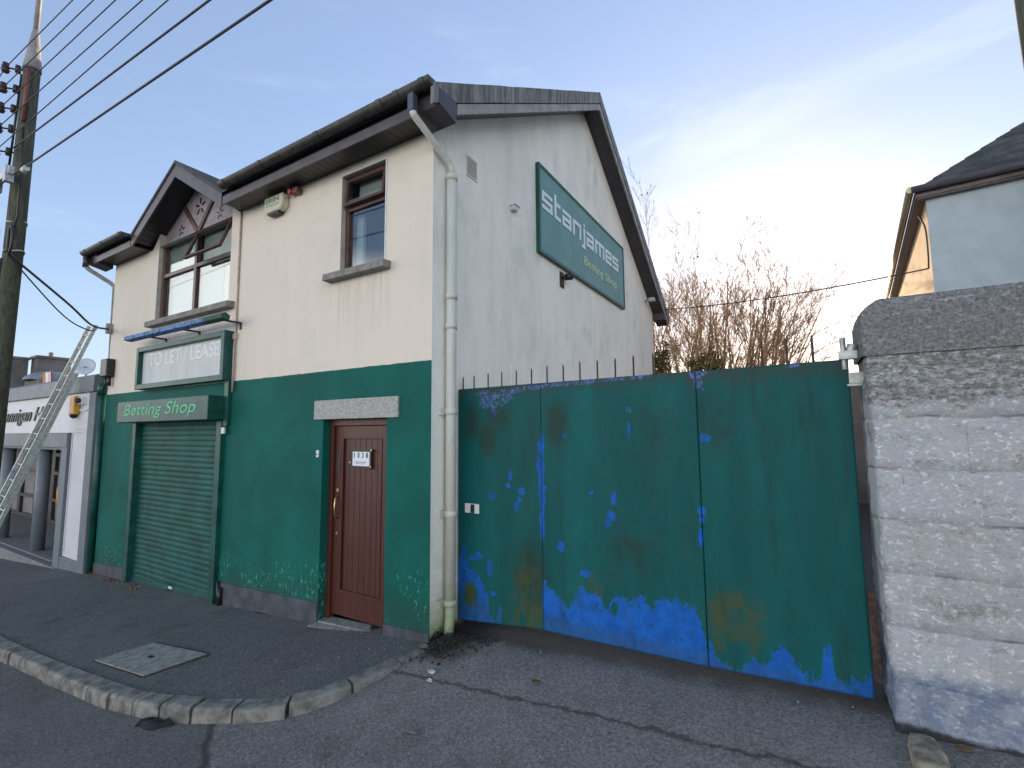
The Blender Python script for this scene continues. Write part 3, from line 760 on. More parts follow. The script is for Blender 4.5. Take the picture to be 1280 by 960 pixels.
# triangular head panel with struts and pressed flower motifs
s=(az-ez)/hw
def under(x): return az-.14-s*abs(x-ax)
mb=MB(); mb.prism([(-5.80,4.99),(-3.65,4.99),(-3.65,under(-3.65)),(ax,under(ax)),(-5.80,under(-5.80))],1,.09,.11)
pan=mb.build('head_panel',m_ghost,H)
mb=MB()
def bar2(x0,z0,x1,z1,w,y0,y1):
    d=Vector((x1-x0,z1-z0)).normalized(); n=Vector((-d.y,d.x))*w/2
    mb.prism([(x0-n.x,z0-n.y),(x1-n.x,z1-n.y),(x1+n.x,z1+n.y),(x0+n.x,z0+n.y)],1,y0,y1)
bar2(ax-.02,5.0,ax-.47,5.50,.07,.06,.088); bar2(ax+.02,5.0,ax+.47,5.50,.07,.062,.089)
mb.build('head_strut',m_brown,H)
def flower(cx,cz,r):
    f=MB()
    for k in range(5):
        a=R(90+72*k); 
        pts=[]
        for q in range(8):
            b=2*math.pi*q/8; u=r*.62+r*.36*math.cos(b); v=r*.13*math.sin(b)
            pts.append((cx+u*math.cos(a)-v*math.sin(a),cz+u*math.sin(a)+v*math.cos(a)))
        f.prism(pts,1,.083,.0898)
    f.build('flower_motif',m_black,pan)
flower(ax,5.40,.15); flower(ax-.55,5.14,.10); flower(ax+.58,5.15,.10)

# ---- door
D=MB(); D.box(DX0+.002,DX0+.065,.09,.158,-.10,2.048); D.box(DX1-.065,DX1-.002,.09,.158,-.06,2.048); D.box(DX0+.065,DX1-.065,.09,.158,1.98,2.048)
D.build('door_frame',m_door,H,bevel=.004)
dx0,dx1=DX0+.068,DX1-.068
D=MB()
D.box(dx0,dx0+.12,.125,.155,-.055,1.976); D.box(dx1-.12,dx1,.125,.155,-.055,1.976)
D.box(dx0+.12,dx1-.12,.125,.155,1.85,1.976); D.box(dx0+.12,dx1-.12,.125,.155,-.055,.20)
n=7; w=(dx1-dx0-.24)/n
for k in range(n):
    a=dx0+.12+k*w; D.box(a+.0025,a+w-.0025,.146,.152,.20,1.85)
D.box(dx0+.12,dx1-.12,.152,.155,.20,1.85)
for a,b,c,d in ((dx0+.118,dx0+.132,.2,1.85),(dx1-.132,dx1-.118,.2,1.85)): D.box(a,b,.118,.1395,c,d)
D.box(dx0+.132,dx1-.132,.118,.1395,1.836,1.852); D.box(dx0+.132,dx1-.132,.118,.1395,.198,.214)
door=D.build('door',m_door,H,bevel=.003)
mb=MB(); mb.tube([(dx0+.06,.125,1.20),(dx0+.06,.085,1.18),(dx0+.06,.078,1.08),(dx0+.06,.085,.98),(dx0+.06,.125,.96)],.009,8); mb.build('handle',m_brass,door)
mb=MB(); mb.tube([(dx0+.06,.126,1.27),(dx0+.06,.112,1.27)],.022,14); mb.build('lock',m_brass,door)
mb=MB(); mb.tube([(dx0+.06,.126,.80),(dx0+.06,.114,.80)],.015,12); mb.build('keyhole',m_brass,door)
mb=MB(); mb.box(dx0+.03,dx0+.09,.120,.1245,1.42,1.72); mb.build('push_plate',simple('dull_bronze',(.05,.03,.025),.4),door)
mb=MB(); mb.prism([(DX0+.0,-.105),(DX1,-.06),(DX1,-.20),(DX0,-.25)],1,.0,.16); mb.hexa([(DX0-.04,-.10,-.3),(DX1+.02,-.05,-.3),(DX1+.02,-.001,-.3),(DX0-.04,-.001,-.3)],[(DX0-.04,-.10,-.135),(DX1+.02,-.05,-.065),(DX1+.02,-.001,-.055),(DX0-.04,-.001,-.125)])
mb.build('doorstep',m_cover,H,bevel=.008)
mb=MB(); mb.box(-1.709,-.417,-.022,.02,2.052,2.265); mb.build('door_lintel',m_lintel,H,bevel=.006)
# ---- roller shutter
def shutter():
    mb=MB(); y=.075
    z=-.42; pitch=.0765
    while z<2.07:
        pr=[(0,0),(-.006,.006),(-.012,.022),(-.013,.045),(-.009,.064),(0,.070)]
        for (a,b),(c,d) in zip(pr,pr[1:]):
            mb.quad((SX0+.05,y+a,z+b),(SX1-.05,y+a,z+b),(SX1-.05,y+c,z+d),(SX0+.05,y+c,z+d))
        mb.quad((SX0+.05,y,z+.070),(SX1-.05,y,z+.070),(SX1-.05,y,z+pitch),(SX0+.05,y,z+pitch))
        z+=pitch
    mb.quad((SX0+.05,y+.02,-.42),(SX0+.05,y+.02,2.07),(SX1-.05,y+.02,2.07),(SX1-.05,y+.02,-.42))
    sh=mb.build('roller_shutter',m_shut,H)
    b=MB(); b.hexa([(SX0+.05,.05,F(SX0)-.02),(SX1-.05,.05,F(SX1)-.02),(SX1-.05,.09,F(SX1)-.02),(SX0+.05,.09,F(SX0)-.02)],[(SX0+.05,.05,F(SX0)+.07),(SX1-.05,.05,F(SX1)+.07),(SX1-.05,.09,F(SX1)+.07),(SX0+.05,.09,F(SX0)+.07)]); b.build('bottom_rail',m_shut,sh)
    b=MB(); xx=-4.9; b.box(xx-.05,xx+.05,.044,.0495,F(xx)+.02,F(xx)+.05); b.build('label_plate',m_white,sh)
    g=MB(); g.box(SX0-.06,SX0+.05,-.03,.1,-.45,2.07); g.build('shutter_guide',m_dgreen,H,bevel=.004)
    g=MB(); g.box(SX1-.05,SX1+.07,-.06,.1,-.35,2.07); g.build('shutter_guide',m_dgreen,H,bevel=.004)
shutter()
mb=MB(); mb.tube([(-3.50,-.03,-.28),(-3.50,-.03,.02)],.02,8); mb.tube([(-3.44,-.04,-.27),(-3.44,-.04,-.05)],.03,8); mb.build('pipe_stub',m_black,H)
# vents and small fittings on the walls (things of their own)
t=thing('wall_vent',(0,.65,4.84),'louvred white vent high on the roughcast gable','vent')
mb=MB(); frame_rect(mb,.54,.76,4.73,4.97,0,1,.014); mb.v=[(.002+.010*y,x,z) for x,y,z in mb.v]; mb.build('vent_frame',m_gable,t)
mb=MB()
for k in range(9): mb.hexa([(.003,.555,4.745+k*.024),(.003,.745,4.745+k*.024),(.014,.745,4.738+k*.024),(.014,.555,4.738+k*.024)],[(.003,.555,4.755+k*.024),(.003,.745,4.755+k*.024),(.016,.745,4.747+k*.024),(.016,.555,4.747+k*.024)])
mb.build('louvre',m_gable,t)
mb=MB(); mb.box(.001,.004,.556,.744,4.746,4.955); mb.build('vent_backing',m_black,t)
mb=MB(); mb.prism([(1.49,4.70),(1.58,4.70),(1.60,4.76),(1.49,4.76)],0,.002,.07); mb.prism([(1.47,4.76),(1.62,4.76),(1.60,4.775),(1.49,4.775)],0,.002,.085)
mb.build('vent_cowl',m_curtain,bevel=.003,label='small white boxed cowl between the louvred vent and the big gable sign',cat='vent')

# ---- big gable sign
S=thing('gable_sign',(.03,4.08,4.378),'large teal sign reading stanjames Betting Shop on the roughcast gable','sign')
y0,y1,z0,z1=2.184,5.983,4.378,5.689
mb=MB(); mb.box(.012,.05,y0+.03,3.32,z0+.03,z1-.03); mb.box(.012,.05,3.324,y1-.03,z0+.03,z1-.03); mb.build('sign_board',m_signg,S)
mb=MB(); frame_rect(mb,y0,y1,z0,z1,.004,.062,.045); mb.v=[(y,x,z) for x,y,z in mb.v]; mb.f=[f[::-1] for f in mb.f]; mb.build('sign_frame',m_dgreen,S,bevel=.003)
G={'s':["#####","#....","#####","....#","#####"],
 't':["#..","###","#..","#..","#..","#..","###"],
 'a':["#####","....#","#####","#...#","#####"],
 'n':["#####","#...#","#...#","#...#","#...#"],
 'm':["#######","#..#..#","#..#..#","#..#..#","#..#..#"],
 'e':["#####","#...#","#####","#....","#####"],
 'j':["#","","#","#","#","#","#","#"]}
mb=MB()
word='stanjames'; cw={'s':5,'t':3.2,'a':5,'n':5,'m':7,'e':5,'j':1}
gap=1.05; total=sum(cw[c] for c in word)+gap*(len(word)-1)+.6
ww=(5.61-2.28)/total; xh=.265; rowh=[xh*q for q in (.23,.15,.23,.16,.23)]
y=2.28; zb=5.055
for c in word:
    rows=G[c]
    if c=='j':
        y+=.6*ww; hs=rowh
        mb.box(.052,.058,y,y+ww,zb-.10,zb+xh); mb.box(.052,.058,y,y+ww,zb+xh+.025,zb+xh+.07)
        mb.box(.052,.058,y-1.3*ww,y-.001,zb-.10,zb-.10+.055)
        y+=ww+gap*ww; continue
    if c=='t':
        mb.box(.052,.058,y,y+ww,zb,zb+xh+.11); mb.box(.052,.058,y+ww+.0005,y+3.2*ww,zb+xh-.06,zb+xh); mb.box(.052,.058,y+ww+.0005,y+3.2*ww,zb,zb+.06)
        y+=3.2*ww+gap*ww; continue
    zt=zb+xh
    for r,row in enumerate(rows):
        h=rowh[r] ; k=0
        while k<len(row):
            if row[k]=='#':
                e=k
                while e<len(row) and row[e]=='#': e+=1
                mb.box(.052,.058,y+k*ww,y+e*ww,zt-h+.0003,zt-.0003); k=e
            else: k+=1
        zt-=h
    y+=cw[c]*ww+gap*ww
mb.build('lettering',m_text_white,S)
text_on('lettering','Betting Shop',m_text_yel,S,(.052,3.81,4.64),(0,1,0),1.66,.20,(1,0,0),.005,0,.0)
t=thing('floodlight',(.03,3.0,4.27),'small dark lamp on a plate just under the big gable sign','lamp')
mb=MB(); mb.box(.003,.015,2.93,3.07,4.08,4.32); mb.build('back_plate',m_iron,t)
mb=MB(); mb.tube([(.012,3.0,4.24),(.07,3.02,4.22),(.10,3.05,4.24)],.022,10); mb.tube([(.07,3.0,4.235),(.14,3.08,4.25)],.05,12); mb.build('lamp_head',m_black,t)
# far end lamp/camera under the rear verge
mb=MB(); mb.tube([(.003,7.75,4.98),(.16,7.7,4.97)],.03,8); mb.box(.12,.24,7.62,7.76,4.93,5.01); mb.build('security_lamp',m_steel,label='small grey lamp under the far end of the gable verge',cat='lamp')

# ---- TO LET / LEASE board
S=thing('to_let_board',(-4.73,-.05,2.594),'green framed white board reading TO LET / LEASE under the gabled window','sign')
x0,x1,z0,z1=-6.03,-3.46,2.605,3.275
mb=MB(); frame_rect(mb,x0,x1,z0,z1,-.13,-.003,.075); mb.build('sign_frame',m_dgreen,S,bevel=.005)
mb=MB(); mb.box(x0+.075,x1-.075,-.06,-.004,z0+.075,z1-.075); mb.build('sign_board',m_board,S)
text_on('lettering','TO LET / LEASE',m_ghostl,S,(-5.74,-.0605,2.955),(1,0,0),2.06,.21,(0,-1,0),.004,0,.01)
# light trough above it
S=thing('sign_light_trough',(-4.7,-.2,3.40),'slim bar with peeling blue paint on brackets over the TO LET board','light')
mb=MB(); mb.prism([(-.30,3.375),(-.20,3.36),(-.19,3.42),(-.25,3.455),(-.30,3.43)],0,-6.05,-3.22); mb.build('trough',m_peel,S,bevel=.004)
for x in (-5.35,-4.35,-3.30):
    mb=MB(); mb.box(x-.012,x+.012,-.22,-.003,3.352,3.375); mb.box(x-.012,x+.012,-.02,-.003,3.28,3.36); mb.build('bracket',m_black,S)
# ---- fascia sign box over the shutter
S=thing('fascia_sign',(-4.9,-.12,2.07),'long dark green box over the shutter with Betting Shop in mint letters','sign')
mb=MB(); mb.box(-6.26,-3.55,-.245,-.002,2.085,2.405); mb.build('sign_box',m_dgreen,S,bevel=.008)
text_on('lettering','Betting Shop',m_text_mint,S,(-6.0,-.2455,2.135),(1,0,0),2.16,.225,(0,-1,0),.004,.25,.0)
# side strip to the right of the box
mb=MB(); mb.box(-3.545,-3.45,-.05,-.003,2.0,2.62); mb.build('wall_batten',m_dgreen,H,bevel=.003)
mb=MB(); mb.box(-3.53,-3.46,-.075,-.051,1.90,1.985); mb.build('shutter_switch',m_white,bevel=.004,label='small white switch box at the top right of the roller shutter',cat='switch')
# alarm box
S=thing('alarm_box',(-2.54,-.05,4.69),'cream intruder alarm box reading ERIN under the eaves','alarm')
mb=MB(); mb.prism([(-2.70,4.685),(-2.40,4.685),(-2.345,4.75),(-2.345,4.895),(-2.73,4.895),(-2.73,4.73)],1,-.10,-.003); mb.build('alarm_case',simple('aged_cream_plastic',(.52,.50,.38),.5,0,.1,9,0),S,bevel=.015)
text_on('lettering','ERIN',m_text_grn,S,(-2.69,-.1005,4.805),(1,0,0),.27,.06,(0,-1,0),.003,0,.01)
mb=MB(); mb.box(-2.69,-2.42,-.103,-.1005,4.765,4.785); mb.build('green_stripe',simple('pale_green',(.2,.42,.28),.5),S)
mb=MB(); mb.box(-2.66,-2.44,-.09,-.02,4.66,4.684); mb.build('sounder_slot',m_black,S)
S=thing('strobe_lamp',(-2.2,-.05,4.86),'small red strobe and sensor beside the alarm box','alarm light')
mb=MB(); mb.tube([(-2.22,-.003,4.90),(-2.22,-.05,4.88),(-2.22,-.10,4.87)],[.045,.045,.03],14); mb.build('red_lens',m_red,S)
mb=MB(); mb.box(-2.17,-2.08,-.09,-.003,4.83,4.90); mb.build('sensor',simple('brown_sensor',(.16,.08,.06),.5),S,bevel=.01)
# bell and bracket at the far left corner
S=thing('cable_box',(-7.3,-.05,2.87),'black weatherproof junction box at the left corner above the green paint','junction box')
mb=MB(); mb.box(-7.42,-7.16,-.13,-.003,2.90,3.21); mb.build('case',m_black,S,bevel=.015)
mb=MB(); mb.tube([(-7.35,-.06,2.9),(-7.36,-.06,2.78),(-7.45,-.05,2.66)],.014,6); mb.tube([(-7.22,-.06,2.9),(-7.22,-.05,2.74)],.03,8); mb.build('cable_tail',m_black,S)
S=thing('doorbell',(-1.63,0,1.66),'small white doorbell on the green wall left of the door','doorbell')
mb=MB(); mb.box(-1.655,-1.615,-.02,-.002,1.63,1.71); mb.build('bell_case',m_white,S,bevel=.004)
mb=MB(); mb.tube([(-1.635,-.02,1.665),(-1.635,-.026,1.665)],.008,10); mb.build('button',m_black,S)
# notice on the door
S=thing('door_notice',(-1.08,.11,1.5),'small white notice in a dark frame fixed on the brown door','notice')
a,b,c,d=-1.255,-.925,1.515,1.725
mb=MB(); frame_rect(mb,a,b,c,d,.117,.137,.028); mb.build('notice_frame',m_black,S)
mb=MB(); mb.box(a+.028,b-.028,.126,.137,c+.028,d-.028); mb.build('notice_sheet',simple('white_paper',(.72,.74,.78),.6,0,.03,9,0),S)
text_on('lettering','1  0  3  8',m_text_dk,S,(a+.055,.1255,1.630),(1,0,0),.215,.055,(0,-1,0),.002,0,.02)
mb=MB(); mb.box(a+.07,b-.085,.1245,.1255,1.580,1.588); mb.box(a+.08,b-.10,.1245,.1255,1.563,1.569); mb.build('small_print',m_shopg,S)
for i,(x,z) in enumerate(((b+.004,1.715),(b-.004,1.54),(a+.006,1.58))):
    mb=MB(); mb.tube([(x,.117,z),(x,.108,z)],.011,8); mb.build('screw',m_brass,S)
# wall patch brackets on the gable near the gate
mb=MB(); mb.box(.003,.02,1.47,1.50,2.3,2.72); mb.build('conduit_strip',m_gable,H)

# ------------------------------------------------------------------ gate
def gy(x): return .40-.061*x
CAM=Vector((2.98807989,-3.48547648,1.91373024)); FL=593.6925
ya,pi_,ro=R(-30.94532784),R(5.56170637),R(-.49329488)
fw=Vector((math.sin(ya)*math.cos(pi_),math.cos(ya)*math.cos(pi_),math.sin(pi_)))
r_=Vector((math.cos(ya),-math.sin(ya),0)); u_=r_.cross(fw)
rr=r_*math.cos(ro)+u_*math.sin(ro); uu=-r_*math.sin(ro)+u_*math.cos(ro)
def gp(px,py):     # survey of the photograph: a mark's place (x,z) on the gate's own plane
    d=fw+rr*((px-640)/FL)+uu*((480-py)/FL)
    # y = .40-.061x
    t=(.40-.061*CAM.x-CAM.y)/(d.y+.061*d.x)
    p=CAM+d*t; return p.x,p.z
curve=[(573,698),(578,688),(584,702),(590,712),(600,722),(610,745),(612,768),(618,776),(630,783),(640,790),(655,794),(676,800),(678.5,800),(679,722),(684,730),(690,737),(700,746),(706,756),(712,760),(717,752),(722,738),(731,736),(740,742),(750,745),(756,756),(760,763),(766,750),(775,743),(785,752),(795,745),(803,746),(815,757),(830,750),(845,747),(852,755),(862,756),(872,768),(880,786),(885,800),(886,828),(900,824),(912,836),(925,838),(932,834),(940,824),(960,829),(966,815),(975,811),(984,814),(990,826),(1003,838),(1012,846),(1026,850),(1030,815),(1035,808),(1040,815),(1044,846),(1060,856),(1075,850),(1096,846)]
cu_=sorted(((gp(a,b)) for a,b in curve),key=lambda q:q[0])
BL=[(615,500,15,8,1),(628,497,12,6,1),(606,492,9,4,1),(618,510,4,8,1),(640,489,14,3,1),(665,484,18,2.5,1),(700,480,22,3,1),(735,477,18,3,1),(770,474,14,2.5,1),(800,471,14,2,1),
(677,560,4,15,1),(676,582,5,11,1),(677,610,4,24,1),(678,655,3,20,1),(638,595,2.5,7,1),(635,607,3,4,1),(615,620,3.5,4,1),(652.5,614,4,4,1),(650,624,2.5,2.5,1),(646,633,2.5,5,1),(767,622,3,8,1),(765,645,5.5,6,1),(760,653,4,4.5,1),(702,683,4.5,6,1),(731.6,716.7,5,4,1),(786,512,3,3,1),(786,540,1.6,12,1),(579.5,691,2.5,13,1),(598,695,4,4,1),(590,697,3,3,1),(612,710,3,10,1),(616,742,3,3,1),(706,545,3,2.5,1),(740,616,2,2.5,1),(868,468,12,6,1),(872,478,5,8,1),(882,548,6,5,1),(877,638,5,5,1),(877,650,3,4,1),(876.5,672,3.5,12,1),(877,487,3.5,2.5,1),(992,457,9,2.5,1),(640,790,3,10,1),(625,770,3,12,1)]
HOLE=[(588,742,9,17),(706,742,5,10),(768,760,4,9)]
OC=[(588,742,10,20,1.1),(655,740,22,50,.8),(668,770,16,28,.9),(740,735,20,22,.6),(915,775,40,38,.95),(900,800,22,28,.6),(940,812,10,12,.7),(640,760,8,36,.6),(655,775,25,18,.7)]
DK=[(610,545,14,32,1.),(695,530,18,40,1.),(590,530,16,40,.7),(665,720,32,60,.8),(820,560,60,95,.45),(900,530,45,75,.5),(790,690,60,60,.55),(740,640,80,15,.3),(960,545,30,80,.3),(625,520,25,25,.7),(700,810,60,18,.4),(800,815,60,15,.5),(1010,560,30,120,.25),(940,640,20,60,.35)]
def ell(px,py,rx,ry):
    x,z=gp(px,py); xa,_=gp(px+rx,py); _,zb=gp(px,py-ry)
    return x,z,abs(xa-x)+1e-4,abs(zb-z)+1e-4
BL=[(*ell(*b[:4]),b[4]) for b in BL]; HOLE=[ell(*b) for b in HOLE]; OC=[(*ell(*b[:4]),b[4]) for b in OC]; DK=[(*ell(*b[:4]),b[4]) for b in DK]
def wear(x,z):
    zc=interp(cu_,x)
    b=.5+max(-.5,min(.5,(zc-z)/.17))
    for ex,ez,ra,rb,s in BL:
        d=math.hypot((x-ex)/ra,(z-ez)/rb); b=max(b,1.0-.5*d*s)
    for ex,ez,ra,rb in HOLE:
        d=math.hypot((x-ex)/ra,(z-ez)/rb); 
        if d<1.6: b=min(b,.5*d)
    o=0
    for ex,ez,ra,rb,s in OC:
        d=math.hypot((x-ex)/ra,(z-ez)/rb); o=max(o,s*max(0,min(1,1.5-d)))
    k=0
    for ex,ez,ra,rb,s in DK:
        d=math.hypot((x-ex)/ra,(z-ez)/rb); k=max(k,s*max(0,1.3-d))
    return max(0,b),o,min(1,k)
GATE=thing('yard_gate',(1.65,.3,F(1.65)),'tall sheeted green metal gate with blue undercoat showing where the paint peels','gate')
bot=[(0.02,.075),(.95,.185),(2.33,.235),(3.285,.295)]
def gtop(x): return 2.335+.004*x
def gpanel(x0,x1,off):
    nx=max(2,int((x1-x0)/.012)); nz=176
    mb=MB(); cols=[]
    for i in range(nx+1):
        x=x0+(x1-x0)*i/nx
        for j in range(nz+1):
            zb=interp(bot,x); z=zb+(gtop(x)-zb)*j/nz
            y=gy(x)+off+.004*noise.noise(Vector((x*1.7,z*1.7,5)))
            mb.v.append((x,y,z)); cols.append(wear(x,z))
    def id(i,j): return i*(nz+1)+j
    for i in range(nx):
        for j in range(nz):
            mb.f.append((id(i,j),id(i+1,j),id(i+1,j+1),id(i,j+1))); mb.m.append(0); mb.sm.append(True)
    n0=len(mb.v)     # back skin and edges give the sheet its thickness
    ring=[id(i,0) for i in range(nx+1)]+[id(nx,j) for j in range(1,nz+1)]+[id(i,nz) for i in range(nx-1,-1,-1)]+[id(0,j) for j in range(nz-1,0,-1)]
    for q in ring:
        v=mb.v[q]; mb.v.append((v[0],v[1]+.035,v[2])); cols.append(cols[q])
    m=len(ring)
    for k in range(m):
        k2=(k+1)%m; mb.f.append((ring[k2],ring[k],n0+k,n0+k2)); mb.m.append(0); mb.sm.append(False)
    mb.f.append(tuple(n0+k for k in reversed(range(m)))); mb.m.append(0); mb.sm.append(False)
    o=mb.build('gate_panel',m_gate,GATE)
    at=o.data.color_attributes.new('wear','FLOAT_COLOR','POINT')
    flat=[]
    for c in cols: flat+= [c[0],c[1],c[2],1]
    at.data.foreach_set('color',flat)
    return o
s1x=gp(677.5,640)[0]; s2x=gp(877,650)[0]
gpanel(.02,s1x,0.); gpanel(s1x+.004,s2x,-.003); gpanel(s2x+.004,3.285,.002)
mb=MB()
for za,zb in ((.55,.60),(1.3,1.35),(2.20,2.25)):
    mb.hexa([(.05,gy(.05)+.045,za),(3.25,gy(3.25)+.045,za),(3.25,gy(3.25)+.085,za),(.05,gy(.05)+.085,za)],[(.05,gy(.05)+.045,zb),(3.25,gy(3.25)+.045,zb),(3.25,gy(3.25)+.085,zb),(.05,gy(.05)+.085,zb)])
mb.build('gate_rail',m_iron,GATE)
def spike(x,h,lean,top):
    mb=MB(); y=gy(x)+.05
    mb.tube([(x,y,2.0),(x,y,top-.02),(x+lean,y,top)],[.0075,.0075,.003],6); mb.build('spike',m_iron,GATE)
for k,px in enumerate([575.4,589,606.6,623.7,642,661,680.6,701,722,744,766.6,789.6,814.6,953,984.4,1017.5]):
    x=gp(px,460)[0]
    spike(x,0,random.uniform(-.004,.004),2.475+.004*k+random.uniform(-.006,.006))
S=thing('gate_latch',(.2,gy(.2)-.02,1.1),'small pale metal latch plate at the left edge of the gate','latch')
x=.115
mb=MB(); mb.box(x,x+.17,gy(x)-.012,gy(x)-.004,1.11,1.20); mb.build('latch_plate',m_white,S)
mb=MB(); mb.box(x+.08,x+.115,gy(x)-.03,gy(x)-.013,1.115,1.195); mb.build('latch_bolt',m_black,S)
S=None
mb=MB()
mb.tube([(3.265,.20,2.28),(3.262,.20,2.49)],.017,8); mb.box(3.235,3.335,.17,.225,2.345,2.40); mb.tube([(3.30,.20,2.38),(3.315,.20,2.44)],.03,10)
mb.build('hinge',m_steel,GATE,bevel=.003)
mb=MB(); mb.box(3.28,3.36,.18,.22,2.19,2.26); mb.box(3.27,3.36,.185,.205,2.175,2.188); mb.build('hinge',m_steel,GATE)
mb=MB(); 
mb.box(3.29,3.33,.19,.215,.40,.92)
mb.build('hinge_strip',m_iron,GATE)

# ------------------------------------------------------------------ whitewashed wall on the right
def pier():
    P=thing('garden_wall',(4.4,.2,F(3.6)),'peeling whitewashed block wall with a rough grey coping right of the gate','wall')
    def skin(x0,x1,y0,y1,z0,z1,nm,amp,rnd_left=0,parent=P,coping=False):
        mb=MB()
        st=.02
        # front face, left face, top as one bumpy shell
        prof=[]  # path in plan: from back-left round the corner along the front
        y=y1
        while y>y0+.03: prof.append((x0,y,Vector((-1,0,0)))); y-=st*1.5
        for k in range(6):
            a=k/5*math.pi/2; r=.03
            prof.append((x0+r-r*math.cos(a),y0+r-r*math.sin(a),Vector((-math.cos(a),-math.sin(a),0))))
        x=x0+.03
        while x<x1:
            x+=st if x<4.7 else .3; prof.append((x,y0,Vector((0,-1,0))))
        nz=int((z1-z0)/st)
        zs=[z0+(z1-z0)*j/nz for j in range(nz+1)]
        for (px,py,nr) in prof:
            for z in zs:
                d=amp*(.6*noise.noise(Vector((px*3,py*3,z*3)))+.5*noise.noise(Vector((px*9,py*9,z*9)))+.35*noise.noise(Vector((px*24,py*24,z*24))))
                zz=z; q=Vector((px,py,z))+nr*d
                if coping:
                    # chamfered / worn top and left end
                    up=(z-z0)/(z1-z0)
                    if up>.55: q-=nr*(.035*((up-.55)/.45)**2)
                    lim=z1-.075*max(0,1-(px-x0)/.10)**1.2
                    q.z=min(q.z,lim)
                mb.v.append(tuple(q))
        n=nz+1
        for i in range(len(prof)-1):
            for j in range(nz):
                mb.f.append((i*n+j,(i+1)*n+j,(i+1)*n+j+1,i*n+j+1)); mb.m.append(0); mb.sm.append(True)
        # top
        i0=len(mb.v)
        for i in range(len(prof)):
            v=mb.v[i*n+nz]; mb.v.append((max(v[0],x0+.06) if v[0]<x0+.2 else v[0],y1,v[2]))
        for i in range(len(prof)-1):
            mb.f.append((i*n+nz,(i+1)*n+nz,i0+i+1,i0+i)); mb.m.append(0); mb.sm.append(True)
        # back and right closing faces
        mb.quad((x0,y1,z0),(x0,y1,z1-.1),(x1,y1,z1),(x1,y1,z0)); mb.quad((x1,y0,z0),(x1,y1,z0),(x1,y1,z1),(x1,y0,z1))
        return mb.build(nm,m_pier,parent)
    skin(3.355,9,0.0,.44,-.2,2.345,'wall_body',.02)
    skin(3.338,9,-.014,.46,2.335,2.675,'coping',.016,coping=True)
pier()
mb=MB(); mb.box(.05,9,9.3,9.55,-.2,2.85); mb.build('sun_block_wall',m_cladd,label='grey wall added across the yard to stop low sun passing under the gate',cat='wall')  # added behind the gate to block the low sun
# stone at its foot
def stone(nm,cx,cy,sx,sy,h,label):
    mb=MB(); n=14
    rings=[]
    for lv,(k,zz) in enumerate(((1.05,-.08),(1.0,.35*h),(.9,.8*h),(.62,h))):
        ring=[]
        for q in range(n):
            a=2*math.pi*q/n; rr_=k*(1+.18*noise.noise(Vector((math.cos(a)*1.5,math.sin(a)*1.5,cx+lv*.2))))
            c,s=math.cos(a),math.sin(a); sq=lambda v:math.copysign(abs(v)**.6,v)
            ring.append((cx+sx*rr_*sq(c),cy+sy*rr_*sq(s),Gz(cx,cy)+zz+.006*noise.noise(Vector((a*3,lv,cx)))))
        i=len(mb.v); mb.v+=ring; rings.append(i)
    for a,b in zip(rings,rings[1:]):
        for q in range(n): mb.f.append((a+q,a+(q+1)%n,b+(q+1)%n,b+q)); mb.m.append(0); mb.sm.append(True)
    mb.f.append(tuple(rings[-1]+q for q in range(n))); mb.m.append(0); mb.sm.append(True)
    mb.build(nm,m_kerb2,label=label,cat='stone')
m_kerb2=simple('mossy_stone',(.25,.22,.16),.95,0,.5,12,1.,40)
stone('kerb_stone',3.455,-.20,.075,.19,.06,'rough buff stone at the foot of the whitewashed wall')

# ------------------------------------------------------------------ house on the right
RH=thing('neighbouring_house',(4.80,5.48,.4),'pale house with a tiled hip roof rising behind the whitewashed wall','house')
rot6=R(-5)
fx=Vector((math.cos(rot6),math.sin(rot6),0)); fy=Vector((-math.sin(rot6),math.cos(rot6),0))
A=Vector((4.80,5.48,0))
def hp(a,b,z): p=A+fx*a+fy*b; return (p.x,p.y,z)
def hbox(mb,a0,a1,b0,b1,z0,z1,mi=0):
    mb.hexa([hp(a0,b0,z0),hp(a1,b0,z0),hp(a1,b1,z0),hp(a0,b1,z0)],[hp(a0,b0,z1),hp(a1,b0,z1),hp(a1,b1,z1),hp(a0,b1,z1)],mi)
mb=MB(); W_,L_=8,7
mb.quad(hp(0,0,0),hp(W_,0,0),hp(W_,0,5.35),hp(0,0,5.35),mi=0); mb.quad(hp(0,L_,0),hp(0,0,0),hp(0,0,5.35),hp(0,L_,5.35),mi=1)
mb.quad(hp(W_,0,0),hp(W_,L_,0),hp(W_,L_,5.35),hp(W_,0,5.35),mi=0); mb.quad(hp(W_,L_,0),hp(0,L_,0),hp(0,L_,5.35),hp(W_,L_,5.35),mi=0)
mb.build('wall',[m_pale,m_side],RH)
ov=.10; hz=5.42; ht=3.0
mb=MB()
e=[hp(-ov,-ov,hz),hp(W_+ov,-ov,hz),hp(W_+ov,L_+ov,hz),hp(-ov,L_+ov,hz)]
r1=hp(3.4,3.5,hz+ht); r2=hp(W_-3.4,3.5,hz+ht)
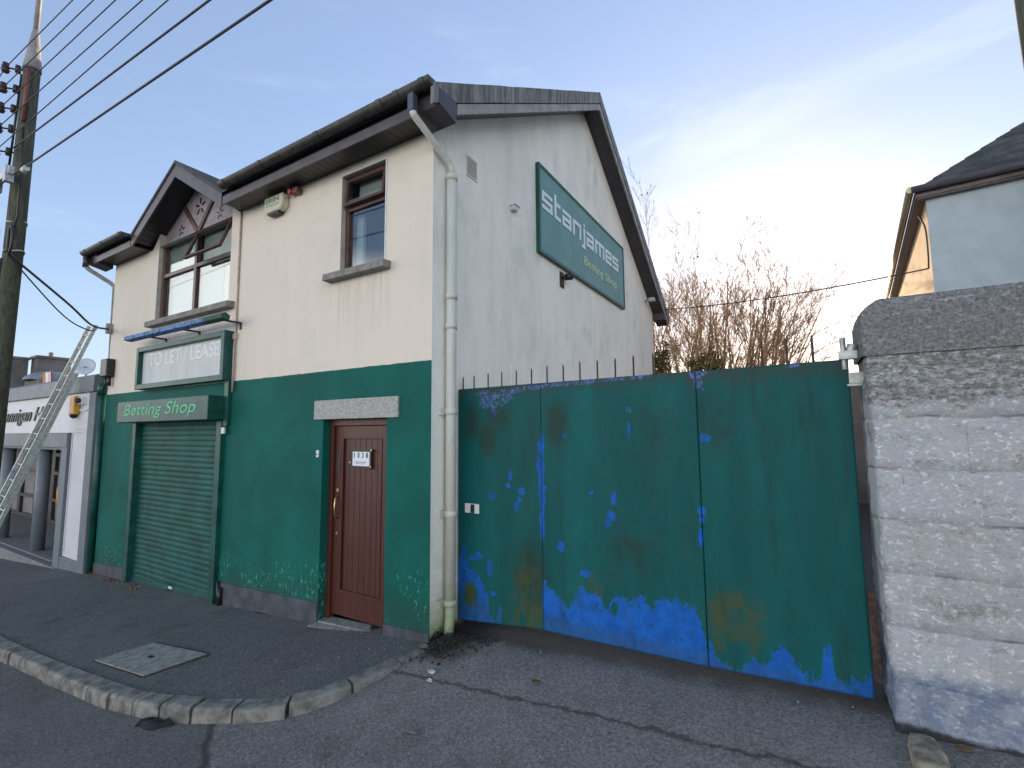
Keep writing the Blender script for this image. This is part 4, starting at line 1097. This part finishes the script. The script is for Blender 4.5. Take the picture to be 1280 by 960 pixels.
# tile courses as real steps on the front slope
def slope(mb,p0,p1,q0,q1,n):
    p0,p1,q0,q1=map(Vector,(p0,p1,q0,q1))
    for k in range(n):
        a0=p0.lerp(q0,k/n);a1=p1.lerp(q1,k/n);b0=p0.lerp(q0,(k+1)/n);b1=p1.lerp(q1,(k+1)/n)
        up=Vector((0,0,.014)); mb.quad(a0+up,a1+up,b1,b0); mb.quad(a0,a1,a1+up,a0+up)
slope(mb,e[0],e[1],r1,r2,16); slope(mb,e[3],e[0],r1,r1,16); mb.quad(e[1],e[2],r2); mb.quad(e[2],e[3],r1,r2); mb.quad(e[3],e[2],e[1],e[0])
mb.build('roof',m_slate,RH)
mb=MB(); hbox(mb,-ov-.01,W_+ov,-ov-.02,-ov,hz-.14,hz); hbox(mb,-ov-.02,-ov,-ov-.02,L_+ov,hz-.14,hz); hbox(mb,-ov,W_+ov,-ov,0,hz-.16,hz-.142); hbox(mb,-ov,0,0,L_+ov,hz-.16,hz-.142); mb.build('fascia',simple('brown_fascia',(.13,.10,.095),.5),RH)
mb=MB()
mb.tube([hp(-ov-.07,-ov-.08,hz-.03),hp(W_+ov,-ov-.08,hz-.03)],.05,10); mb.build('gutter',m_upvc_l,RH)
mb=MB(); mb.tube([hp(-ov-.08,-ov-.08,hz-.02),hp(-ov-.08,L_+ov,hz-.02)],.05,10); mb.build('gutter',simple('gold_lit_gutter',(.5,.40,.26),.3,.6,.2,20,0),RH)  # golden sun gleam put into this side gutter's colour

# wires to the neighbouring house
def cable(name,pts,r,label,cat='cable',group=None,n=16,sag=0.):
    P=[Vector(p) for p in pts]
    if len(P)==2:
        out=[]
        for k in range(n+1):
            t=k/n; q=P[0].lerp(P[1],t); q.z-=sag*4*t*(1-t); out.append(q)
    else:
        out=[]
        for i in range(len(P)-1):
            p0=P[max(i-1,0)];p1=P[i];p2=P[i+1];p3=P[min(i+2,len(P)-1)]
            for k in range(8):
                t=k/8; out.append(.5*((2*p1)+(p2-p0)*t+(2*p0-5*p1+4*p2-p3)*t*t+(3*p1-p0-3*p2+p3)*t**3))
        out.append(P[-1])
    mb=MB(); mb.tube(out,r,6); return mb.build(name,m_cable,label=label,cat=cat,group=group)
h0=hp(-.02,.35,4.95); h1=hp(-.03,.10,4.25)
cable('service_cable',[(.05,8.6,4.93),h1],.011,'thin cable slung from the gable verge across to the pale house',sag=.10)
cable('wall_cable',[hp(-.05,.45,5.2),hp(-.03,.05,4.85),hp(-.03,.0,4.45),h1],.012,'thin cable hanging on the sunlit side wall of the pale house')

# ------------------------------------------------------------------ left shop
S=thing('cafe_building',(-8,0,-.5),'white and grey single storey shop front with dark sign lettering beside the green shop','building')
mb=MB()
mb.box(-40,-7.66,-.08,-.0,1.94,2.66); mb.box(-7.79,-7.66,-.08,0,-.8,1.94)     # panel and right return (white boards)
mb.build('sign_panel',m_shopw,S)
mb=MB(); mb.prism([(-.14,2.66),(.02,2.66),(.02,2.97),(-.10,2.97),(-.14,2.93)],0,-40,-7.60); mb.box(-40,-7.62,.02,.3,2.4,2.955); mb.build('parapet',m_shopg,S,bevel=.006)
mb=MB(); mb.box(-40,-8.72,-.12,.25,1.66,1.935); mb.box(-40,-8.96,-.05,.25,1.61,1.655); 
mb.build('beam',m_shopg,S,bevel=.004)
mb=MB(); mb.box(-8.98,-8.70,-.11,.28,-.8,1.94); mb.box(-7.86,-7.58,-.105,.2,-.8,2.655); mb.box(-8.70,-7.86,-.10,.0,-.8,-.30); mb.build('pilaster',m_shopg,S,bevel=.006)
mb=MB(); mb.box(-8.70,-7.86,-.06,.2,-.30,2.0); mb.box(-8.70,-7.86,-.095,-.082,2.0,2.655); mb.build('wall',m_shopw,S)
mb=MB(); mb.box(-8.64,-8.615,-.075,-.06,-.22,1.98); mb.box(-7.95,-7.925,-.075,-.06,-.22,1.98); mb.box(-8.615,-7.95,-.075,-.06,-.22,-.195); mb.build('panel_moulding',m_shopw,S)
mb=MB(); mb.box(-40,-8.7,.0,1.6,-.95,-.50); mb.box(-40,-8.7,-.14,-.0,-.95,-.515); mb.build('step',m_tile,S,bevel=.01)
for x in (-10.80,-13.2,-15.8,-18.4,-21):
    mb=MB(); mb.tube([(x,.15,-.5),(x,.15,1.66)],.115,18); mb.build('column',m_shopg,S)
mb=MB(); mb.box(-40,-8.7,1.5,1.6,-.5,2.4); mb.build('glazing_panel',m_shopi,S)
mb=MB()
for x in (-9.1,-11.6,-13.2,-13.6,-14.9,-16.2,-17.6,-19): mb.box(x-.12,x+.12,1.42,1.498,-.5,1.7)
for z in (-.45,.12,.85,1.35): mb.box(-22,-9.0,1.40,1.418,z-.05,z+.04)
mb.build('glazing_frame',m_shopd,S)
mb=MB(); mb.box(-40,-8.7,.26,1.6,1.68,1.72); mb.box(-8.7,-8.66,.3,1.6,-.5,1.7); mb.build('recess_lining',m_dark,S)
mb=MB()
mb.tube([(-13.9,1.40,.50),(-13.9,1.3,.50),(-13.9,1.3,.02),(-13.9,1.40,.02)],.05,8); mb.build('door_handle',m_yellow,S)
mb=MB(); mb.box(-40,-7.62,.3,12,2.4,2.62); mb.box(-40,-7.62,1.7,12,-1,2.39); mb.build('flat_roof',m_slate,S)
text_on('lettering','Hannigan H',m_text_dk,S,(-13.15,-.081,2.10),(1,0,0),2.95,.38,(0,-1,0),.02,.45,.01)
# alarm box on cafe
T=thing('alarm_box',(-8.4,-.1,2.3),'yellow and white alarm box at the top of the white pier','alarm')
mb=MB(); mb.box(-8.50,-8.26,-.19,-.096,2.27,2.60); mb.build('alarm_case',m_yellow,T,bevel=.02)
mb=MB(); mb.box(-8.24,-7.90,-.12,-.096,2.33,2.36); mb.box(-8.18,-8.0,-.16,-.096,2.45,2.58); mb.build('camera_bracket',m_white,T)
mb=MB(); mb.tube([(-8.09,-.16,2.52),(-8.09,-.22,2.50)],.045,10); mb.tube([(-8.45,-.15,2.27),(-8.36,-.15,2.24)],.05,8); mb.build('sensor',m_black,T)
# ladder
T=thing('ladder',(-8.5,-1.3,F(-8.5)),'aluminium extension ladder leaning on the parapet of the left shop','ladder')
P0=Vector((-8.50,-1.30,F(-8.5))); P1=Vector((-8.18,.02,3.90))
axis=(P1-P0).normalized(); side=Vector((1,0,0)); side=(side-axis*side.dot(axis)).normalized(); nrm=axis.cross(side)
if nrm.y>0: nrm=-nrm
def rail(mb,a,b,off,sd,w=.028,th=.018):
    p=P0+axis*a+side*sd+nrm*off; q=P0+axis*b+side*sd+nrm*off
    def c(o): return [tuple(o+side*i*th+nrm*j*w) for i,j in ((-1,-1),(1,-1),(1,1),(-1,1))]
    mb.hexa(c(p),c(q))
Ln=(P1-P0).length
for nm,a,b,off,hwid in (('base_section',0,Ln*.80,0.,.20),('extension_section',Ln*.28,Ln,.062,.175)):
    mb=MB(); rail(mb,a,b,off,-hwid); rail(mb,a,b,off,hwid)
    k=a+.15
    while k<b-.05:
        p=P0+axis*k+nrm*off; mb.tube([p-side*hwid,p+side*hwid],.014,6); k+=.27
    mb.build(nm,m_alu,T)
mb=MB(); p=P0+axis*(Ln*.40); mb.tube([p-side*.22+nrm*.03,p-side*.16+nrm*.08],.03,8); mb.build('rope_cleat',simple('blue_plastic',(.05,.16,.4),.5),T)
# satellite dish, cowl, chimneys beyond
T=thing('satellite_dish',(-18.4,3,2.62),'pale round dish on the flat roof behind the ladder','satellite dish')
mb=MB(); C=Vector((-18.3,3,4.25)); nd=Vector((.75,-.6,.25)).normalized(); u1=nd.orthogonal().normalized(); u2=nd.cross(u1)
pr=[(0,0),(.12,.01),(.22,.04),(.30,.08)]
rings=[]
for rad,dz in pr+[(r,d-.03) for r,d in pr[::-1]]:
    i=len(mb.v); rings.append(i)
    for k in range(20): a=2*math.pi*k/20; mb.v.append(tuple(C+nd*dz+(u1*math.cos(a)+u2*math.sin(a))*max(rad,.001)))
for a,b in zip(rings,rings[1:]):
    for k in range(20): mb.f.append((a+k,a+(k+1)%20,b+(k+1)%20,b+k)); mb.m.append(0); mb.sm.append(True)
mb.build('dish',simple('pale_blue_dish',(.5,.56,.62),.5,0,.03,2,0),T)
mb=MB(); mb.tube([(-18.4,3.05,2.6),(-18.35,3.03,4.2)],.04,8); mb.tube([C,C+nd*.5-Vector((0,0,.2))],.02,6); mb.build('mast',m_steel,T)
T=thing('roof_cowl',(-21.4,3,2.62),'rounded grey cowl on the flat roof left of the dish','vent')
mb=MB(); 
rings=[]
for k in range(7):
    a=k/6*math.pi/2; i=len(mb.v); rings.append(i)
    for q in range(18): b=2*math.pi*q/18; mb.v.append((-21.4+.85*math.cos(a)*math.cos(b)+1e-4*math.cos(b),3+.85*math.cos(a)*math.sin(b)+1e-4*math.sin(b),3.93+.36*math.sin(a)))
for a,b in zip(rings,rings[1:]):
    for q in range(18): mb.f.append((a+q,a+(q+1)%18,b+(q+1)%18,b+q)); mb.m.append(0); mb.sm.append(True)
mb.build('dome',simple('blue_grey_dome',(.16,.19,.22),.6),T)
mb=MB(); mb.box(-22.2,-20.6,2.4,3.6,2.6,3.93); mb.build('base',m_cladd,T)
def chimney_house(name,c,label,w,zb,ze,zr,chim,group=None):
    T=thing(name,(c[0],c[1],-1.6),label,'house',group)
    x,y=c
    mb=MB(); mb.box(x-w,x+w,y-2,y+6,-1.6,ze); mb.prism([(y-2,ze),(y+6,ze),(y+2,zr-.25)],0,x-w,x+w); mb.build('wall',m_cladd,T)
    mb=MB(); mb.prism([(y-2.4,ze-.1),(y-2.4,ze+.1),(y+2,zr),(y+6.4,ze+.1),(y+6.4,ze-.1),(y+2,zr-.2)],0,x-w-.3,x+w+.3); mb.build('roof',m_slate,T)
    for (cx,cy,cw,cd,cz) in chim:
        mb=MB(); mb.box(cx-cw,cx+cw,cy-cd,cy+cd,ze-.5,cz); mb.box(cx-cw-.08,cx+cw+.08,cy-cd-.08,cy+cd+.08,cz,cz+.15)
        mb.tube([(cx-.2,cy,cz+.1),(cx-.2,cy,cz+.5)],.12,8); mb.build('chimney',m_cladd,T)
chimney_house('distant_house',(-40.5,6.0),'grey distant house with big square chimneys beyond the ladder',2.2,0,3.9,5.0,[(-39.4,5.6,.9,.7,6.6),(-38.2,7.3,.6,.8,6.7)])
chimney_house('distant_house',(-33,10.5),'dark low house with a small chimney just left of the green shop',3.5,0,3.6,4.9,[(-29.6,10.6,.35,.35,5.55)])
T=thing('roof_banner',(-19.6,2.4,2.6),'small orange and white striped banner behind the ladder','banner')
for k,m in enumerate((m_yellow,m_white,m_red)):
    mb=MB(); mb.prism([(-20.2+.28*k,3.75),(-19.95+.28*k,3.75),(-20.05+.28*k,4.12),(-20.3+.28*k,4.12)],1,2.4,2.43); mb.build('stripe',simple('orange_cloth',(.6,.18,.05),.8) if k==0 else m,T)
mb=MB(); mb.box(-20.4,-19.3,2.43,2.47,2.62,3.75); mb.build('support',m_cladd,T)

# ------------------------------------------------------------------ utility pole, wires
T=thing('utility_pole',(-6.6,-1.55,Pz(-6.6,-1.55)),'weathered timber utility pole with insulators at the left edge','utility pole')
px_,py_=-5.90,-1.63
mb=MB(); mb.tube([(-6.62,-1.55,Pz(-6.6,-1.55)-.3),(-6.32,-1.57,2),(px_,py_,4.5),(px_+.15,py_-.02,6.92)],[.115,.11,.100,.086],20); mb.build('pole_shaft',m_wood,T)
mb=MB(); mb.tube([(px_+.15,py_-.02,6.88),(px_+.15,py_-.02,6.95),(px_+.15,py_-.02,7.4),(px_+.15,py_-.02,7.48)],[.097,.094,.045,.032],16); mb.build('pole_cap',simple('grey_metal_cap',(.30,.29,.28),.6,.2),T)
mb=MB(); mb.tube([(px_+.15,py_-.02,7.4),(px_+.15,py_-.02,9.4)],.032,10); mb.build('mast',simple('pale_mast',(.34,.32,.31),.6,.2),T)
zins=(6.86,6.58,6.3,6.02,5.70)
for z in zins:
    mb=MB(); q=Vector((px_+.15*(z-4.5)/2.42-.045,py_-.085,z))
    mb.tube([q,q+Vector((-.12,-.13,.0))],.012,6)
    b=q+Vector((-.13,-.15,0))
    mb.tube([b+Vector((0,0,-.07)),b+Vector((0,0,-.035)),b+Vector((0,0,-.03)),b+Vector((0,0,.01)),b+Vector((0,0,.015)),b+Vector((0,0,.06))],[.035,.05,.03,.045,.03,.035],10)
    b2=q+Vector((-.04,-.05,0)); mb.tube([b2+Vector((0,0,-.05)),b2+Vector((0,0,.05))],.03,8)
    mb.build('insulator',simple('brown_insulator',(.05,.025,.02),.35),T)
mb=MB(); mb.tube([(px_+.245,py_-.07,6.83),(px_+.205,py_-.07,6.1)],.024,8); mb.build('fuse_tube',simple('red_brown_tube',(.16,.05,.04),.5),T)
mb=MB(); mb.box(px_-.32,px_+.33,py_-.19,py_-.13,5.28,5.38); mb.box(px_-.34,px_-.24,py_-.21,py_-.11,5.20,5.44); mb.box(px_+.22,px_+.30,py_-.21,py_-.12,5.18,5.40); mb.build('bracket',m_steel,T,bevel=.006)
for z,zz in ((4.75,.02),(4.35,.02)):
    mb=MB(); r0=.104
    mb.tube([(px_+r0*math.cos(a),py_+r0*math.sin(a),z+zz*math.sin(a*2)) for a in [2*math.pi*k/24 for k in range(25)]],.009,5,caps=False); mb.build('band',m_white,T)
mb=MB()
mb.tube([(px_+.08,py_-.10,6.8),(px_-.01,py_-.12,5.4)],.014,6); mb.tube([(px_+.16,py_-.06,6.1),(px_+.2,py_-.05,5.6),(px_+.2,py_-.04,4.8),(px_+.17,py_-.05,4.6)],.01,6)
lp=[(px_+.18+.09*math.sin(a),py_-.08,4.45+.19*math.cos(a)) for a in [2*math.pi*k/20 for k in range(21)]]
mb.tube(lp,.016,6,caps=False); lp=[(px_-.16-.07*math.sin(a),py_-.14,4.5+.2*math.cos(a)) for a in [2*math.pi*k/20 for k in range(21)]]
mb.tube(lp,.018,6,caps=False)
mb.tube([(px_-.17,py_-.16,5.3),(px_-.24,py_-.18,5.0),(px_-.19,py_-.2,4.7)],.014,6)
mb.tube([(px_+.12,py_-.13,4.2),(px_+.15,py_-.14,3.95),(px_+.13,py_-.13,3.75),(px_+.1,py_-.13,3.55)],.012,6)
mb.build('cable_loop',m_black,T)
wires=[((px_-.26,py_-.28,6.88),(-4.37,-1.65,7.18)),((px_-.26,py_-.28,6.6),(-3.672,-1.65,6.86)),((px_-.26,py_-.28,6.32),(-3.029,-1.65,6.54)),((px_-.26,py_-.28,6.04),(-2.352,-1.65,6.20)),((px_-.26,py_-.28,5.72),(-1.793,-1.65,5.95))]
names=['uppermost','second','third','fourth','lowest']
for k,z in enumerate(zins):
    a=Vector((px_+.15*(z-4.5)/2.42-.175,py_-.235,z)); 
    b=Vector(((-4.37,-3.672,-3.029,-2.352,-1.793)[k],-1.65,(7.233,6.874,6.544,6.196,5.909)[k]))
    d=(b-a); e=a+d*(34/max(d.x,.01)); e.z=a.z+min(1.5,(e.z-a.z))
    L=a+Vector((-32,.5,0))
    mb=MB()
    # photo line: through a and b, levelling off towards the next pole
    pts=[]
    for i in range(25):
        x=34*i/24; t_=x/d.x
        pts.append(a+Vector((x,d.y/d.x*min(x,6),(d.z/d.x)*x if x<6 else (d.z/d.x)*6)))
    left=[a+(L-a)*(i/12)-Vector((0,0,.5*4*(i/12)*(1-i/12))) for i in range(12,0,-1)]
    mb.tube(left+pts,.006,5); mb.build('overhead_wire',m_cable,label='%s of the five bare wires strung on the pole insulators'%names[k],cat='wire',group='overhead wires on the pole')
def street(a,b,r,label):
    a=Vector(a);b=Vector(b);d=b-a
    pts=[a+d*(x/d.x) for x in (0,2,4,6,8,11)]
    e=pts[-1]; pts+=[e+Vector((12,d.y/d.x*12,.4)),]
    mb=MB(); mb.tube(pts,r,6); mb.build('overhead_cable',m_cable,label=label,cat='cable',group='thicker overhead cables')
street((px_+.12,py_-.12,5.72),(-1.028,-1.65,5.516),.009,'upper of two thicker sheathed cables running from the pole')
street((px_+.30,py_-.12,5.30),(-.146,-1.65,5.063),.010,'lower thicker cable running from the metal bracket of the pole')
mb=MB(); mb.tube([(px_+.62,py_-.11,5.26),(px_+.74,py_-.11,5.255)],.035,8); mb.build('cable_clamp',m_white,label='small pale clamp on the lower thick cable near the pole',cat='clamp')
cable('drop_cable',[(px_+.16,py_-.12,4.3),(-6.25,-.95,3.86),(-6.9,-.45,3.70),(-7.40,-.06,3.76)],.017,'thick black cable dropping from the pole to the left corner of the house')
cable('drop_cable',[(px_+.16,py_-.12,4.3),(-6.10,-1.05,3.66),(-6.55,-.6,3.55),(-7.0,-.35,3.66)],.010,'thinner slack cable hanging just under the thick drop cable')
mb=MB(); mb.box(-7.44,-7.38,-.09,-.003,3.68,3.86); mb.build('cable_hook',m_barge,label='small hook plate where the drop cable meets the house corner',cat='hook')
# right edge pole
T=thing('timber_post',(5.93,4.65,.4),'tall timber pole cut by the right edge above the tiled roof','utility pole')
mb=MB(); mb.tube([(5.95,4.62,.2),(5.84,4.67,7),(5.81,4.69,9.5)],[.17,.15,.14],16); mb.build('pole_shaft',m_wood,T)

# ------------------------------------------------------------------ trees
def tree(name,base,label,seed,stems,height,spread,lean=(0,0),leaves=0,tw=4,r0=.07,group='bare trees behind the gate'):
    rn=random.Random(seed); T=thing(name,base,label,'tree',group)
    tr=MB(); cr=MB(); lv=MB(); cnt=[0]
    def grow(mb,p,d,L,r,depth,up):
        n=max(3,int(L/.35)); pts=[p]; rs=[r]; q=Vector(p); dd=Vector(d)
        for i in range(n):
            dd=(dd+Vector((rn.gauss(0,.045 if depth<2 else .02),rn.gauss(0,.045 if depth<2 else .02),rn.gauss(0,.02)+up))).normalized()
            q=q+dd*(L/n); pts.append(q.copy()); rs.append(max(.0042,r*(1-.72*(i+1)/n)))
        mb.tube(pts,rs,5 if depth<2 else 3,caps=False)
        cnt[0]+=1
        if depth>=tw: 
            return
        k=rn.randint(5,8) if depth<1 else (rn.randint(5,7) if depth<2 else rn.randint(2,4))
        for j in range(k):
            t=rn.uniform(.22,.97); i=min(n-1,int(t*n)); s=pts[i].lerp(pts[i+1],t*n-i); dl=(pts[i+1]-pts[i]).normalized()
            o=dl.orthogonal().normalized(); o.rotate(Matrix.Rotation(rn.uniform(0,6.28),3,dl))
            ang=rn.uniform(.25,.6); nd_=(dl*math.cos(ang)+o*math.sin(ang)).normalized()
            grow(cr,s,nd_,L*rn.uniform(.38,.62)*(1-.35*t),max(.0052,rs[i]*.5),depth+1,.02)
            if leaves and rn.random()<leaves:
                c=s+nd_*L*.2; a=rn.uniform(.018,.035); w=Vector((rn.gauss(0,1),rn.gauss(0,1),rn.gauss(0,1))).normalized(); u=w.orthogonal()*a; vv=w.cross(u)
                lv.quad(c+u,c+vv,c-u,c-vv)
    for k in range(stems):
        az_=rn.uniform(-1,1)
        f=(k+.5)/stems*2-1
        d=Vector((f*spread+lean[0]+rn.gauss(0,.05),rn.gauss(0,.25)+lean[1],1)).normalized()
        b=Vector(base)+Vector((f*.35+rn.gauss(0,.06),rn.gauss(0,.15),0))
        grow(tr,b,d,height*rn.uniform(.85,1.0)*(1-.22*f*f),r0*rn.uniform(.7,1.1),0,.01)
    tr.build('trunk',m_bark,T); cr.build('crown',m_bark,T)
    if leaves: lv.build('leaf',m_leafd,T)
    return T
tree('bare_tree',(.95,13,.2),'broad bare tree with many fanned stems, centre of the clump behind the gate',21,18,6.6,.46,r0=.06)
tree('bare_tree',(1.5,14,.2),'bare tree leaning right with sweeping branches at the right of the clump',22,13,6.3,.38,lean=(.15,0),r0=.06)
tree('bare_tree',(.1,12.5,.2),'bare tree nearest the gable at the left of the clump',23,9,6.1,.28,leaves=.01,r0=.055)
tree('tall_bare_tree',(-1.0,14,.2),'tall bare tree with a few last leaves rising behind the gable verge',24,3,9.0,.12,leaves=.08,tw=4,group=None)
def shrub(name,base,rad,h,label,seed,n=3000):
    rn=random.Random(seed); T=thing(name,base,label,'shrub')
    mb=MB(); b=Vector(base)
    for _ in range(n):
        a=rn.uniform(0,6.28); zz=rn.random()**.7; rr2=rad*math.sqrt(rn.random())*(1-.55*zz)*(1+.35*noise.noise(Vector((math.cos(a),math.sin(a),zz*2+seed))))
        c=b+Vector((rr2*math.cos(a),rr2*.6*math.sin(a),zz*h*(1+.2*noise.noise(Vector((a,seed,0)))))); s=rn.uniform(.03,.06)
        w=Vector((rn.gauss(0,1),rn.gauss(0,1),rn.gauss(0,1))).normalized(); u=w.orthogonal()*s; v=w.cross(u)
        mb.quad(c+u,c+v*.7,c-u,c-v*.7)
    mb.build('foliage',m_ivy,T)
    mb=MB()
    for k in range(5): mb.tube([b+Vector((rn.uniform(-.3,.3),0,0)),b+Vector((rn.uniform(-rad,rad)*.6,rn.uniform(-.3,.3),h*.8))],[.03,.01],5)
    mb.build('stem',m_bark,T)
shrub('ivy_shrub',(.70,11.5,.2),1.1,3.75,'dark ivy bush showing over the gate under the bare trees',31,3600)
shrub('ivy_shrub',(-.55,11.5,.2),.5,4.1,'narrow olive bush close against the end of the gable',32,1800)

# ------------------------------------------------------------------ world, sun, camera
w=bpy.data.worlds.new('World'); scene.world=w; w.use_nodes=True; t=w.node_tree
bg=t.nodes['Background']
sky=N(t,'ShaderNodeTexSky'); sky.sky_type='NISHITA'; sky.sun_disc=False
SAZ=R(-2.5); SEL=R(8.0)
sky.sun_elevation=SEL; sky.sun_rotation=SAZ; sky.air_density=1.0; sky.dust_density=.7; sky.ozone_density=3.0; sky.altitude=20
tc=N(t,'ShaderNodeTexCoord'); g=tc.outputs['Generated']
sp=N(t,'ShaderNodeSeparateXYZ'); t.links.new(g,sp.inputs[0])
# thin high cirrus
mp=N(t,'ShaderNodeMapping'); mp.inputs['Scale'].default_value=(1.1,1.1,5.5); mp.inputs['Rotation'].default_value=(0,R(14),0); t.links.new(g,mp.inputs[0])
cn=noi(t,2.3,9,.62,mp.outputs[0],.9)
cm=ramp(t,cn,.50,.85,0,.16)
white=N(t,'ShaderNodeMix',data_type='RGBA')
hs=N(t,'ShaderNodeHueSaturation'); hs.inputs['Saturation'].default_value=.25; hs.inputs['Value'].default_value=1.5; gm=N(t,'ShaderNodeGamma'); gm.inputs['Gamma'].default_value=.54; t.links.new(sky.outputs[0],gm.inputs[0])
hz_=N(t,'ShaderNodeMix',data_type='RGBA',blend_type='MULTIPLY'); hz_.inputs[0].default_value=1; t.links.new(gm.outputs[0],hz_.inputs[6]); hz_.inputs[7].default_value=(1.66,1.62,1.84,1)
SKY=hz_.outputs[2]
t.links.new(SKY,hs.inputs['Color'])
t.links.new(cm,white.inputs[0]); t.links.new(SKY,white.inputs[6]); t.links.new(hs.outputs[0],white.inputs[7])
# added bright sky behind the viewer, unseen, to fill the shaded front with light
fill_bank=ramp(t,M2(t,'ADD',sp.outputs['Y'],M2(t,'MULTIPLY',noi(t,2.5,5,.6,g),-.2)),-.15,-.6)
fill_bank=M2(t,'MULTIPLY',fill_bank,ramp(t,M2(t,'ADD',sp.outputs['Z'],M2(t,'MULTIPLY',noi(t,3,5,.6,g),.12)),.43,.33))
FILL_BANK=(10.9,10.8,10.4)
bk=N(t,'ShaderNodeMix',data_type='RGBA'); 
# hazy golden aureole round the low sun
dt=N(t,'ShaderNodeVectorMath',operation='DOT_PRODUCT'); t.links.new(g,dt.inputs[0]); dt.inputs[1].default_value=(math.sin(SAZ)*math.cos(SEL),math.cos(SAZ)*math.cos(SEL),math.sin(SEL))
au=M2(t,'POWER',M2(t,'MAXIMUM',dt.outputs['Value'],0.0),26.0)
ag=N(t,'ShaderNodeMix',data_type='RGBA',blend_type='ADD'); t.links.new(au,ag.inputs[0]); t.links.new(white.outputs[2],ag.inputs[6]); ag.inputs[7].default_value=(1.3,.85,.12,1)
t.links.new(fill_bank,bk.inputs[0]); t.links.new(ag.outputs[2],bk.inputs[6]); bk.inputs[7].default_value=(*FILL_BANK,1)
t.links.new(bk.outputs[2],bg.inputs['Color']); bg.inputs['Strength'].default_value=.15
sl=bpy.data.lights.new('sun','SUN'); sl.energy=4; sl.angle=R(.5); sl.color=(1,.72,.40)
so=bpy.data.objects.new('sun',sl); col.objects.link(so)
sd=Vector((math.sin(SAZ)*math.cos(SEL),math.cos(SAZ)*math.cos(SEL),math.sin(SEL)))
so.rotation_euler=sd.to_track_quat('Z','Y').to_euler()
so.location=(0,20,20)
cam=bpy.data.cameras.new('camera'); co=bpy.data.objects.new('camera',cam); col.objects.link(co)
cam.sensor_width=36; cam.lens=36*FL/1280; cam.clip_end=2000; cam.clip_start=.05
co.matrix_world=Matrix(((rr.x,uu.x,-fw.x,CAM.x),(rr.y,uu.y,-fw.y,CAM.y),(rr.z,uu.z,-fw.z,CAM.z),(0,0,0,1)))
scene.camera=co
vs=scene.view_settings; vs.view_transform='Standard'; vs.look='None'; vs.gamma=1; vs.use_curve_mapping=False; vs.exposure=1.08
scene.cycles.max_bounces=8; scene.cycles.use_denoising=True; scene.cycles.sample_clamp_indirect=10
for o in scene.objects:
    if '_o' in o: del o['_o']
